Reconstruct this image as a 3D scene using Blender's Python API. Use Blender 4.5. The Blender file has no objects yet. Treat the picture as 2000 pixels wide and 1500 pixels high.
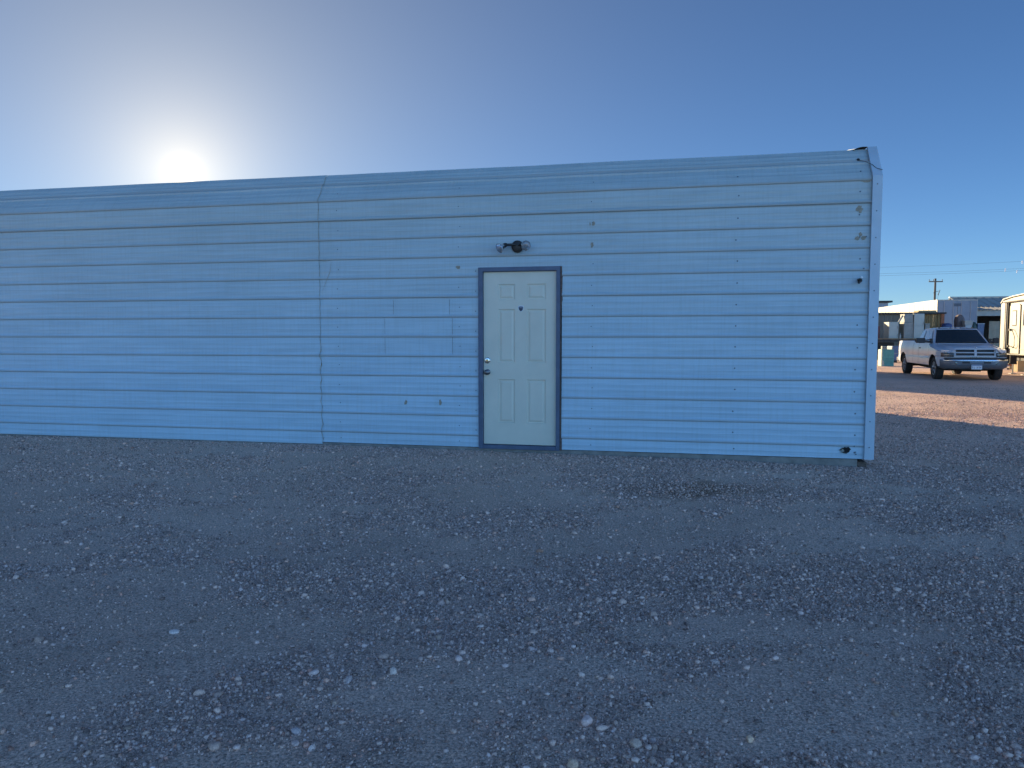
import bpy, bmesh, math, random
import numpy as np
from mathutils import Vector, Matrix
R = math.radians
random.seed(7); rng = np.random.default_rng(11)
scn = bpy.context.scene
COL = scn.collection

# ------------------------------------------------------------------ camera
EYE = 1.45
cam = bpy.data.cameras.new('camera'); camo = bpy.data.objects.new('camera', cam); COL.objects.link(camo)
camo.location = (0, 0, EYE); camo.rotation_euler = (R(90 - 3.691), 0, 0)
cam.sensor_width = 36; cam.lens = 1433.3 / 2000 * 36; cam.clip_start = .05; cam.clip_end = 3000
scn.camera = camo
scn.render.resolution_x = 1024; scn.render.resolution_y = 768

# ------------------------------------------------------------------ sky, sun
SUN_AZ, SUN_EL = -23.78, 11.33            # degrees right of +Y, above the horizon
SKY, SUN, EXPO = 0.0295, 3.5, 1.80
w = bpy.data.worlds.new('World'); scn.world = w; w.use_nodes = True
nt = w.node_tree; nt.nodes.clear()
out = nt.nodes.new('ShaderNodeOutputWorld'); bg = nt.nodes.new('ShaderNodeBackground')
sky = nt.nodes.new('ShaderNodeTexSky'); sky.sky_type = 'NISHITA'; sky.sun_disc = False
sky.sun_elevation = R(SUN_EL); sky.sun_rotation = R(SUN_AZ)
sky.altitude = 0; sky.air_density = .70; sky.dust_density = 0; sky.ozone_density = 4.7
bg.inputs['Strength'].default_value = SKY
nt.links.new(sky.outputs[0], bg.inputs['Color'])
bg.inputs['Strength'].default_value = SKY
sd = Vector((math.sin(R(SUN_AZ)) * math.cos(R(SUN_EL)), math.cos(R(SUN_AZ)) * math.cos(R(SUN_EL)), math.sin(R(SUN_EL))))
# the low sun itself, with its narrow aureole, as part of the sky
tc = nt.nodes.new('ShaderNodeTexCoord'); dot = nt.nodes.new('ShaderNodeVectorMath'); dot.operation = 'DOT_PRODUCT'
dot.inputs[1].default_value = sd
nt.links.new(tc.outputs['Generated'], dot.inputs[0])
ac = nt.nodes.new('ShaderNodeMath'); ac.operation = 'ARCCOSINE'; nt.links.new(dot.outputs['Value'], ac.inputs[0])
def wm(op, a, b):
    n = nt.nodes.new('ShaderNodeMath'); n.operation = op
    for k, v in ((0, a), (1, b)):
        if hasattr(v, 'links'): nt.links.new(v, n.inputs[k])
        else: n.inputs[k].default_value = v
    return n.outputs[0]
def lobe(width, amp):                      # amp * exp(-angle / width)
    return wm('MULTIPLY', wm('EXPONENT', wm('DIVIDE', ac.outputs[0], -R(width)), 0), amp)
glow = nt.nodes.new('ShaderNodeBackground'); glow.inputs['Color'].default_value = (1, .76, .44, 1)
nt.links.new(wm('ADD', lobe(0.18, 16), lobe(3.0, .20)), glow.inputs['Strength'])
# real skies brighten opposite the sun; here boosted further to fill the shaded wall
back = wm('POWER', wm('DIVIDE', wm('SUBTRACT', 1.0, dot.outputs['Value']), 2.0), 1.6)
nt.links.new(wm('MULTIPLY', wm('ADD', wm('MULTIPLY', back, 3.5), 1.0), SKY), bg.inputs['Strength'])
glow2 = nt.nodes.new('ShaderNodeBackground'); glow2.inputs['Color'].default_value = (1, .84, .34, 1)
nt.links.new(lobe(14.0, .140), glow2.inputs['Strength'])
ad = nt.nodes.new('ShaderNodeAddShader'); ad2 = nt.nodes.new('ShaderNodeAddShader')
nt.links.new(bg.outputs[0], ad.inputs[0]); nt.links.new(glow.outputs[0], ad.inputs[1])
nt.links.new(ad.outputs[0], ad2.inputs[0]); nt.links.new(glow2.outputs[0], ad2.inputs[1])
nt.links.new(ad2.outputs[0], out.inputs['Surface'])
sl = bpy.data.lights.new('sun', 'SUN'); slo = bpy.data.objects.new('sun', sl); COL.objects.link(slo)
sl.energy = SUN; sl.angle = R(.55); sl.color = (1, .79, .50)
slo.rotation_euler = sd.to_track_quat('Z', 'Y').to_euler(); slo.location = (0, 0, 30)
scn.view_settings.view_transform = 'Standard'; scn.view_settings.look = 'None'
scn.view_settings.exposure = EXPO; scn.view_settings.gamma = 1

# ------------------------------------------------------------------ helpers
def mat(name, color, rough=.6, metal=0, noise=0, nscale=6, bump=0, bscale=40, emit=None, spec=.5, trans=0, coat=0, stretch=None, col2=None):
    m = bpy.data.materials.new(name); m.use_nodes = True
    t = m.node_tree; b = t.nodes['Principled BSDF']
    b.inputs['Base Color'].default_value = (*color, 1); b.inputs['Roughness'].default_value = rough
    b.inputs['Metallic'].default_value = metal; b.inputs['Specular IOR Level'].default_value = spec
    if trans: b.inputs['Transmission Weight'].default_value = trans
    if coat: b.inputs['Coat Weight'].default_value = coat; b.inputs['Coat Roughness'].default_value = .08
    if noise or bump:
        c = t.nodes.new('ShaderNodeTexCoord'); mp = t.nodes.new('ShaderNodeMapping')
        t.links.new(c.outputs['Object'], mp.inputs[0])
        if stretch: mp.inputs['Scale'].default_value = stretch
    if noise:
        n = t.nodes.new('ShaderNodeTexNoise'); n.inputs['Scale'].default_value = nscale; n.inputs['Detail'].default_value = 7
        n.inputs['Roughness'].default_value = .62
        t.links.new(mp.outputs[0], n.inputs['Vector'])
        r = t.nodes.new('ShaderNodeValToRGB')
        d = col2 if col2 else tuple(x * (1 - noise) for x in color)
        r.color_ramp.elements[0].position = .3; r.color_ramp.elements[0].color = (*d, 1)
        r.color_ramp.elements[1].position = .68; r.color_ramp.elements[1].color = (*[min(1, x * (1 + noise * .35)) for x in color], 1)
        t.links.new(n.outputs[0], r.inputs[0]); t.links.new(r.outputs[0], b.inputs['Base Color'])
        mr = t.nodes.new('ShaderNodeMapRange'); mr.inputs['To Min'].default_value = min(1, rough + .12); mr.inputs['To Max'].default_value = max(.02, rough - .08)
        t.links.new(n.outputs[0], mr.inputs[0]); t.links.new(mr.outputs[0], b.inputs['Roughness'])
    if bump:
        n2 = t.nodes.new('ShaderNodeTexNoise'); n2.inputs['Scale'].default_value = bscale; n2.inputs['Detail'].default_value = 5
        t.links.new(mp.outputs[0], n2.inputs['Vector'])
        bp = t.nodes.new('ShaderNodeBump'); bp.inputs['Strength'].default_value = bump; bp.inputs['Distance'].default_value = .01
        t.links.new(n2.outputs[0], bp.inputs['Height']); t.links.new(bp.outputs[0], b.inputs['Normal'])
    return m

def thing(name, label, cat, loc=(0, 0, 0), rz=0, group=None):
    o = bpy.data.objects.new(name, None); COL.objects.link(o); o.empty_display_size = .3
    o.location = loc; o.rotation_euler = (0, 0, rz); o['label'] = label; o['category'] = cat
    if group: o['group'] = group
    return o
def tag(o, label, cat, group=None):
    o['label'] = label; o['category'] = cat
    if group: o['group'] = group
    return o

class MB:
    """collects shapes into one mesh"""
    def __init__(s): s.v = []; s.f = []; s.m = []
    def add(s, vs, fs, mi=0):
        b = len(s.v); s.v += [tuple(p) for p in vs]; s.f += [tuple(b + i for i in f) for f in fs]; s.m += [mi] * len(fs); return s
    def box(s, x0, x1, y0, y1, z0, z1, mi=0, M=None):
        vs = [Vector((x, y, z)) for x in (x0, x1) for y in (y0, y1) for z in (z0, z1)]
        if M: vs = [M @ p for p in vs]
        return s.add(vs, [(0, 1, 3, 2), (4, 6, 7, 5), (0, 4, 5, 1), (2, 3, 7, 6), (0, 2, 6, 4), (1, 5, 7, 3)], mi)
    def prism(s, pts, y0, y1, mi=0):       # outline in x,z pushed along y
        n = len(pts); vs = [(x, y0, z) for x, z in pts] + [(x, y1, z) for x, z in pts]
        fs = [tuple(range(n)), tuple(range(2 * n - 1, n - 1, -1))] + [(i, i + n, (i + 1) % n + n, (i + 1) % n) for i in range(n)]
        return s.add(vs, fs, mi)
    def prismx(s, pts, x0, x1, mi=0):      # outline in y,z pushed along x
        n = len(pts); vs = [(x0, y, z) for y, z in pts] + [(x1, y, z) for y, z in pts]
        fs = [tuple(range(n)), tuple(range(2 * n - 1, n - 1, -1))] + [(i, i + n, (i + 1) % n + n, (i + 1) % n) for i in range(n)]
        return s.add(vs, fs, mi)
    def lathe(s, prof, c=(0, 0, 0), axis=(0, 0, 1), n=20, mi=0, cap=True):   # prof: (radius, distance along axis)
        q = Vector(axis).to_track_quat('Z', 'Y'); c = Vector(c); vs = []; fs = []
        for r, h in prof:
            for k in range(n):
                a = 2 * math.pi * k / n; vs.append(c + q @ Vector((r * math.cos(a), r * math.sin(a), h)))
        for i in range(len(prof) - 1):
            for k in range(n):
                k2 = (k + 1) % n; fs.append((i * n + k, i * n + k2, (i + 1) * n + k2, (i + 1) * n + k))
        if cap: fs.append(tuple(range(n - 1, -1, -1))); fs.append(tuple((len(prof) - 1) * n + k for k in range(n)))
        return s.add(vs, fs, mi)
    def tube(s, pts, r, n=6, mi=0):
        pts = [Vector(p) for p in pts]; vs = []; fs = []
        for i, p in enumerate(pts):
            d = (pts[min(i + 1, len(pts) - 1)] - pts[max(i - 1, 0)]).normalized()
            q = d.to_track_quat('Z', 'Y'); rr = r[i] if isinstance(r, (list, tuple)) else r
            for k in range(n):
                a = 2 * math.pi * k / n; vs.append(p + q @ Vector((rr * math.cos(a), rr * math.sin(a), 0)))
        for i in range(len(pts) - 1):
            for k in range(n):
                k2 = (k + 1) % n; fs.append((i * n + k, i * n + k2, (i + 1) * n + k2, (i + 1) * n + k))
        fs.append(tuple(range(n - 1, -1, -1))); fs.append(tuple((len(pts) - 1) * n + k for k in range(n)))
        return s.add(vs, fs, mi)
    def grid(s, fn, us, vs_, mi=0, flip=False):
        b = [fn(u, v) for u in us for v in vs_]; m = len(vs_); fs = []
        for i in range(len(us) - 1):
            for j in range(m - 1):
                q = (i * m + j, (i + 1) * m + j, (i + 1) * m + j + 1, i * m + j + 1)
                fs.append(q[::-1] if flip else q)
        return s.add(b, fs, mi)
    def build(s, name, mats, parent=None, smooth=False, bevel=0, solid=0, fix=True, angle=35):
        me = bpy.data.meshes.new(name); me.from_pydata(s.v, [], s.f)
        if not isinstance(mats, (list, tuple)): mats = [mats]
        for m in mats: me.materials.append(m)
        me.polygons.foreach_set('material_index', s.m)
        if fix:
            bm = bmesh.new(); bm.from_mesh(me); bmesh.ops.remove_doubles(bm, verts=bm.verts, dist=1e-5)
            bmesh.ops.recalc_face_normals(bm, faces=bm.faces); bm.to_mesh(me); bm.free()
        o = bpy.data.objects.new(name, me); COL.objects.link(o)
        if parent: o.parent = parent
        if smooth:
            me.polygons.foreach_set('use_smooth', [True] * len(me.polygons))
            try: me.set_sharp_from_angle(angle=R(angle))
            except Exception: pass
        if solid:
            md = o.modifiers.new('solid', 'SOLIDIFY'); md.thickness = solid; md.offset = 0
        if bevel:
            md = o.modifiers.new('bevel', 'BEVEL'); md.width = bevel; md.segments = 2; md.limit_method = 'ANGLE'; md.angle_limit = R(35)
        return o

def lin(a, b, n): return [a + (b - a) * i / (n - 1) for i in range(n)]
def sm(a, b, x):
    t = min(1, max(0, (x - a) / (b - a))); return t * t * (3 - 2 * t)

# pixel of the photograph -> place (used only to lay the plan out, every thing stands at its own real distance)
FPX, PIT = 1433.3, .064417
def atY(px, py, Y):
    u = (px - 1000) / FPX; v = (750 - py) / FPX; c, s = math.cos(PIT), math.sin(PIT)
    t = Y / (c + v * s); return Vector((u * t, Y, (-s + v * c) * t + EYE))

# ------------------------------------------------------------------ ground
KW, Z0 = -0.2074, 8.3782
WV = np.array([1, KW]) / math.hypot(1, KW); NV = np.array([-KW, 1]) / math.hypot(1, KW)
lat = rng.random((256, 256))
def vnoise(x, y):
    x = np.asarray(x, float); y = np.asarray(y, float)
    xi = np.floor(x).astype(int); yi = np.floor(y).astype(int); fx = x - xi; fy = y - yi
    fx = fx * fx * (3 - 2 * fx); fy = fy * fy * (3 - 2 * fy)
    g = lambda a, b: lat[a % 256, b % 256]
    return (g(xi, yi) * (1 - fx) + g(xi + 1, yi) * fx) * (1 - fy) + (g(xi, yi + 1) * (1 - fx) + g(xi + 1, yi + 1) * fx) * fy
def fbm(x, y, o=4):
    r = 0; a = .5
    for i in range(o): r = r + a * vnoise(x * 2 ** i + 17.3 * i, y * 2 ** i + 5.1 * i); a *= .5
    return r / (1 - .5 ** o)
def gheight(x, y):
    x = np.asarray(x, float); y = np.asarray(y, float)
    u = x * WV[0] + (y - Z0) * WV[1]; d = x * NV[0] + (y - Z0) * NV[1]
    hw = np.interp(u, [-14, -7, -2.5, -.4, .7, 2.2, 3.7, 5.5, 7], [.13, .137, .148, .135, .128, .118, .092, .03, 0])
    bank = hw * np.exp(-(np.minimum(d, 0) / 2.3) ** 2) * np.where(d > 0, np.exp(-(d / 6) ** 2), 1)
    near = np.clip(1 - np.hypot(x, y - 8) / 60, 0, 1)
    h = bank + ((fbm(x * .55, y * .55) - .5) * .05 + (fbm(x * 3.1, y * 3.1, 3) - .5) * .018 + (fbm(x * 11, y * 11, 2) - .5) * .007) * near * np.where((d > -.5) & (u < 4.2), .4, 1)
    return h - .012 * near
def axis(a0, a1, fine, lo, hi, grow=1.16):
    xs = list(np.arange(lo, hi + 1e-6, fine)); st = fine; x = lo; left = []
    while x > a0: st *= grow; x -= st; left.append(max(x, a0))
    st = fine; x = hi; right = []
    while x < a1: st *= grow; x += st; right.append(min(x, a1))
    return np.array(left[::-1] + xs + right)
gx = axis(-900, 900, .05, -7, 9); gy = axis(-60, 1500, .05, 1.6, 13.5)
GX, GY = np.meshgrid(gx, gy, indexing='ij'); GZ = gheight(GX, GY)
def npmesh(name, V, F, material, colors=None):
    me = bpy.data.meshes.new(name); n = len(F); k = F.shape[1]
    me.vertices.add(len(V)); me.vertices.foreach_set('co', V.astype(np.float32).ravel())
    me.loops.add(n * k); me.loops.foreach_set('vertex_index', F.astype(np.int32).ravel())
    me.polygons.add(n); me.polygons.foreach_set('loop_start', np.arange(0, n * k, k, dtype=np.int32))
    me.polygons.foreach_set('loop_total', np.full(n, k, dtype=np.int32))
    if colors is not None:
        a = me.color_attributes.new('tint', 'FLOAT_COLOR', 'POINT'); a.data.foreach_set('color', colors.astype(np.float32).ravel())
    me.materials.append(material); me.update(calc_edges=True); me.validate()
    o = bpy.data.objects.new(name, me); COL.objects.link(o); return o

def ground_material():
    m = bpy.data.materials.new('gravel_dirt'); m.use_nodes = True; t = m.node_tree; b = t.nodes['Principled BSDF']
    b.inputs['Roughness'].default_value = .93; b.inputs['Specular IOR Level'].default_value = .25
    c = t.nodes.new('ShaderNodeTexCoord')
    def noise(sc, det=6, ro=.6):
        n = t.nodes.new('ShaderNodeTexNoise'); n.inputs['Scale'].default_value = sc; n.inputs['Detail'].default_value = det
        n.inputs['Roughness'].default_value = ro; t.links.new(c.outputs['Object'], n.inputs['Vector']); return n
    def ramp(src, stops):
        r = t.nodes.new('ShaderNodeValToRGB'); e = r.color_ramp.elements
        e[0].position = stops[0][0]; e[0].color = (*stops[0][1], 1); e[1].position = stops[-1][0]; e[1].color = (*stops[-1][1], 1)
        for p, cc in stops[1:-1]:
            x = e.new(p); x.color = (*cc, 1)
        t.links.new(src, r.inputs[0]); return r
    def mix(f, a, bb, mode='MIX'):
        x = t.nodes.new('ShaderNodeMix'); x.data_type = 'RGBA'; x.blend_type = mode
        for s, v in ((0, f), (6, a), (7, bb)):
            if hasattr(v, 'links'): t.links.new(v, x.inputs[s])
            else: x.inputs[s].default_value = v if s == 0 else (*v, 1)
        return x.outputs[2]
    big = ramp(noise(.45, 5).outputs[0], [(.32, (.64, .415, .30)), (.5, (.76, .50, .37)), (.68, (.84, .57, .425))])
    fine = ramp(noise(85, 5, .8).outputs[0], [(.36, (.42, .42, .42)), (.5, (.92, .92, .92)), (.64, (1.5, 1.49, 1.47))])
    col = mix(1, big.outputs[0], fine.outputs[0], 'MULTIPLY')
    # small stones pressed into the dirt
    v = t.nodes.new('ShaderNodeTexVoronoi'); v.inputs['Scale'].default_value = 75; t.links.new(c.outputs['Object'], v.inputs['Vector'])
    stone = ramp(v.outputs['Color'], [(.0, (.16, .12, .09)), (.45, (.42, .33, .26)), (.8, (.64, .51, .41)), (1, (.85, .73, .62))])
    cell = ramp(v.outputs['Distance'], [(.30, (1, 1, 1)), (.46, (0, 0, 0))])
    cover = ramp(noise(1.6, 6, .65).outputs[0], [(.38, (.35, .35, .35)), (.60, (.9, .9, .9))])
    f = mix(1, cell.outputs[0], cover.outputs[0], 'MULTIPLY')
    col = mix(f, col, stone.outputs[0])
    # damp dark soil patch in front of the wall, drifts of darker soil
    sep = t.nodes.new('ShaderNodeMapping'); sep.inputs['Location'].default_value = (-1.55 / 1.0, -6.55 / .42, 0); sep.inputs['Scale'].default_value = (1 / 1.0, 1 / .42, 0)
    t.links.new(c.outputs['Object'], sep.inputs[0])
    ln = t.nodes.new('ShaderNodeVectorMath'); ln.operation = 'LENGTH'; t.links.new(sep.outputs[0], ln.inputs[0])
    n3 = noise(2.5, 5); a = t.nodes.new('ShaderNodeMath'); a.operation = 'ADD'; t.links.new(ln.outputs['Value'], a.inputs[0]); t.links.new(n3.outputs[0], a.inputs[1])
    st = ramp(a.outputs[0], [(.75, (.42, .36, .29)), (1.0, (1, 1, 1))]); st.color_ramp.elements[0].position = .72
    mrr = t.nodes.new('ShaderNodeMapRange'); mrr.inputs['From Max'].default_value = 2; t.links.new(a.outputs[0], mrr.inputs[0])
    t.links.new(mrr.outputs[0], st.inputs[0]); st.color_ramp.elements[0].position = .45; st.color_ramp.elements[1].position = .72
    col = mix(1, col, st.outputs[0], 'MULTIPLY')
    t.links.new(col, b.inputs['Base Color'])
    add = t.nodes.new('ShaderNodeMath'); add.operation = 'MULTIPLY'; t.links.new(cell.outputs[0], add.inputs[0]); t.links.new(cover.outputs[0], add.inputs[1])
    bp = t.nodes.new('ShaderNodeBump'); bp.inputs['Strength'].default_value = .8; bp.inputs['Distance'].default_value = .006
    t.links.new(add.outputs[0], bp.inputs['Height'])
    bp2 = t.nodes.new('ShaderNodeBump'); bp2.inputs['Strength'].default_value = .55; bp2.inputs['Distance'].default_value = .012
    t.links.new(noise(28, 8, .7).outputs[0], bp2.inputs['Height']); t.links.new(bp.outputs[0], bp2.inputs['Normal'])
    t.links.new(bp2.outputs[0], b.inputs['Normal'])
    return m
gm = ground_material()
ni, nj = GX.shape; ii, jj = np.meshgrid(np.arange(ni - 1), np.arange(nj - 1), indexing='ij'); q = (ii * nj + jj).ravel()
ground = npmesh('ground', np.stack([GX.ravel(), GY.ravel(), GZ.ravel()], 1), np.stack([q, q + nj, q + nj + 1, q + 1], 1), gm)
ground['kind'] = 'structure'; ground.data.polygons.foreach_set('use_smooth', [True] * len(ground.data.polygons))

# ------------------------------------------------------------------ gravel
def stone_material():
    m = bpy.data.materials.new('stone'); m.use_nodes = True; t = m.node_tree; b = t.nodes['Principled BSDF']
    b.inputs['Roughness'].default_value = .85; b.inputs['Specular IOR Level'].default_value = .3
    a = t.nodes.new('ShaderNodeAttribute'); a.attribute_name = 'tint'
    c = t.nodes.new('ShaderNodeTexCoord'); n = t.nodes.new('ShaderNodeTexNoise'); n.inputs['Scale'].default_value = 160; n.inputs['Detail'].default_value = 4
    t.links.new(c.outputs['Object'], n.inputs['Vector'])
    r = t.nodes.new('ShaderNodeValToRGB'); r.color_ramp.elements[0].position = .3; r.color_ramp.elements[0].color = (.72, .7, .68, 1)
    r.color_ramp.elements[1].position = .7; r.color_ramp.elements[1].color = (1.15, 1.15, 1.15, 1); t.links.new(n.outputs[0], r.inputs[0])
    x = t.nodes.new('ShaderNodeMix'); x.data_type = 'RGBA'; x.blend_type = 'MULTIPLY'; x.inputs[0].default_value = 1
    t.links.new(a.outputs['Color'], x.inputs[6]); t.links.new(r.outputs[0], x.inputs[7]); t.links.new(x.outputs[2], b.inputs['Base Color'])
    return m
smat = stone_material()
PAL = np.array([2.2, 1.65, 1.47]) * np.array([(.36, .32, .28), (.27, .24, .21), (.45, .41, .36), (.20, .18, .165), (.40, .31, .25), (.31, .29, .27), (.55, .52, .47), (.36, .25, .20), (.24, .215, .18), (.62, .60, .57)])
PW = np.array([.2, .17, .13, .1, .08, .14, .06, .03, .07, .02])
def in_building(x, y):
    u = x * WV[0] + (y - Z0) * WV[1]; d = x * NV[0] + (y - Z0) * NV[1]
    return (d > -.0) & (d < 9.9) & (u < 3.85)
def density(x, y):
    p = fbm(x * .9 + 3, y * 1.4 + 9, 4); p2 = fbm(x * 3.7, y * 4.5, 3)
    d = x * NV[0] + (y - Z0) * NV[1]
    right = np.clip(.34 + .11 * x / np.maximum(1, y * .35), .14, .8)
    v = right + .06 + (p - .5) * 3.2 + (p2 - .5) * 1.8
    v = v + np.where((d > -.9) & (d < 0) & (x > .3), .55, 0)
    return np.clip(v, .10, 1)
def scatter(n, rmin, rmax, smin, smax, xmul=.78, power=1.0, sub=0, lim=None, dens=density, sink=.3, bright=1.0):
    # positions roughly even over the ground wedge seen from the photographer's place
    got = []; tot = 0
    while tot < n:
        y = rmin + (rmax - rmin) * rng.random(n * 2) ** power; x = (rng.random(n * 2) * 2 - 1) * (y * xmul + .4)
        keep = rng.random(n * 2) < dens(x, y); keep &= ~in_building(x, y)
        if lim is not None: keep &= lim(x, y)
        got.append(np.stack([x[keep], y[keep]], 1)); tot += keep.sum()
    P = np.concatenate(got)[:n]; x, y = P.T
    s = smin * (smax / smin) ** (rng.random(n) ** 1.8)
    return stones(x, y, s, sub, sink, bright)
def stones(x, y, s, sub, sink=.3, bright=1.0, colors=None):
    n = len(x)
    if sub == 0:
        base = np.array([(a, b, c) for a in (-1, 1) for b in (-1, 1) for c in (-1, 1)], float) * .62
        faces = np.array([(0, 1, 3, 2), (4, 6, 7, 5), (0, 4, 5, 1), (2, 3, 7, 6), (1, 5, 7, 3)])
        V = base[None] + rng.uniform(-.33, .33, (n, 8, 3)); V[:, 1::2, :2] *= rng.uniform(.45, .95, (n, 1, 1))
    else:
        bm = bmesh.new(); bmesh.ops.create_icosphere(bm, subdivisions=sub, radius=1)
        base = np.array([v.co[:] for v in bm.verts]); faces = np.array([[v.index for v in f.verts] for f in bm.faces]); bm.free()
        V = np.repeat(base[None], n, 0)
        for k in range(7):                    # cut flats, as on broken stone
            d = rng.normal(size=(n, 1, 3)); d /= np.linalg.norm(d, axis=2, keepdims=True)
            ex = (V * d).sum(2, keepdims=True) - rng.uniform(.52, .85, (n, 1, 1)); V = V - np.maximum(ex, 0) * d
        V = V + rng.uniform(-.03, .03, V.shape)
    V = V * rng.uniform([.75, .6, .42], [1.15, .95, .8], (n, 1, 3))
    a = rng.uniform(0, 2 * np.pi, n); tl = rng.normal(0, .28, n); ca, sa, ct, st = np.cos(a), np.sin(a), np.cos(tl), np.sin(tl)
    X, Y, Z = V[..., 0], V[..., 1], V[..., 2]
    Y, Z = Y * ct[:, None] - Z * st[:, None], Y * st[:, None] + Z * ct[:, None]
    X, Y = X * ca[:, None] - Y * sa[:, None], X * sa[:, None] + Y * ca[:, None]
    h = gheight(x, y); r = s / 2
    V = np.stack([X * r[:, None] + x[:, None], Y * r[:, None] + y[:, None], Z * r[:, None] + (h + r * sink)[:, None]], 2)
    nv = V.shape[1]; F = (faces[None] + (np.arange(n) * nv)[:, None, None]).reshape(-1, faces.shape[1])
    c = PAL[rng.choice(len(PAL), n, p=PW)] * rng.uniform(.45, 1.25, (n, 1)) * bright if colors is None else colors * np.array([[1.9, 1.5, 1.35]])
    c = c / np.maximum(1, c.max(1, keepdims=True) / .90)
    C = np.concatenate([np.repeat(c, nv, 0), np.ones((n * nv, 1))], 1)
    return V.reshape(-1, 3), F, C
def gravel(sets):
    V = []; F = []; C = []; b = 0
    for v, f, c in sets: V.append(v); F.append(f + b); C.append(c); b += len(v)
    return np.concatenate(V), np.concatenate(F), np.concatenate(C)
near_wall = lambda x, y: (lambda u, d: (d > -.32) & (d < -.005) & (u > -9) & (u < 4.3))(x * WV[0] + (y - Z0) * WV[1], x * NV[0] + (y - Z0) * NV[1])
V, F, C = gravel([scatter(9000, 7.2, 11, .010, .034, xmul=1.1, lim=near_wall, dens=lambda x, y: np.where(x > .4, .9, .35) + 0 * y, sink=.15), scatter(120000, 2.0, 7, .005, .013, power=.8), scatter(110000, 2.2, 10, .009, .020, power=.75), scatter(60000, 2.2, 14, .014, .030, power=.8),
                  scatter(26000, 8, 22, .014, .034, power=1, lim=lambda x, y: x > .40 * y, dens=lambda x, y: np.clip(.9 - np.abs(y - 13) * .06, .15, 1) * density(x, y) ** .5)])
o = npmesh('gravel', V, F, smat, C); o['kind'] = 'stuff'; tag(o, 'loose grey and tan gravel scattered over the yard', 'gravel')
V, F, C = scatter(6500, 2.2, 13, .020, .046, sub=1, sink=.22, power=.8, bright=1.22)
V2, F2, C2 = scatter(380, 2.3, 12, .036, .062, sub=2, sink=.2, power=.8, bright=1.15)
o = npmesh('loose_stones', np.concatenate([V, V2]), np.concatenate([F, F2 + len(V)]), smat, np.concatenate([C, C2])); o['kind'] = 'stuff'; tag(o, 'larger broken stones lying among the gravel', 'stones')
def groundpt(px, py):
    u = (px - 1000) / FPX; v = (750 - py) / FPX; c, s = math.cos(PIT), math.sin(PIT); dz = -s + v * c
    t = -EYE / dz; return u * t, (c + v * s) * t
for px, py, s, colr, lab in [
    (1145, 1408, .062, (.50, .43, .40), 'large pale pinkish stone near the bottom centre of the yard'),
    (1241, 1450, .056, (.42, .36, .29), 'rounded tan stone right of the pale pinkish stone'),
    (1396, 1287, .050, (.34, .31, .29), 'grey pointed stone alone on the smooth dirt, right of centre'),
    (682, 1331, .050, (.33, .32, .32), 'square grey stone left of centre beside the tan upright one'),
    (768, 1314, .050, (.44, .42, .38), 'upright wedge of pale stone with a brown pebble at its foot'),
    (577, 1428, .044, (.30, .30, .31), 'dark topped angular stone at lower left of centre'),
    (609, 1459, .040, (.46, .43, .40), 'pale upright chip of stone below the dark topped one'),
    (341, 1234, .050, (.50, .50, .48), 'lone white stone on the smooth dirt at left'),
    (1465, 1441, .040, (.50, .41, .30), 'sandy block shaped stone near the bottom right'),
    (1118, 1490, .060, (.38, .32, .25), 'brown stone cut by the bottom edge of the picture'),
    (1054, 1077, .050, (.30, .20, .14), 'rusty brown stone beside a dark one, in the middle distance')]:
    gx_, gy_ = groundpt(px, py); V, F, C = stones(np.array([gx_]), np.array([gy_]), np.array([s]), 3, .2, 1, np.array([colr]))
    o = npmesh('stone', V, F, smat, C); tag(o, lab, 'stone')

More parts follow.
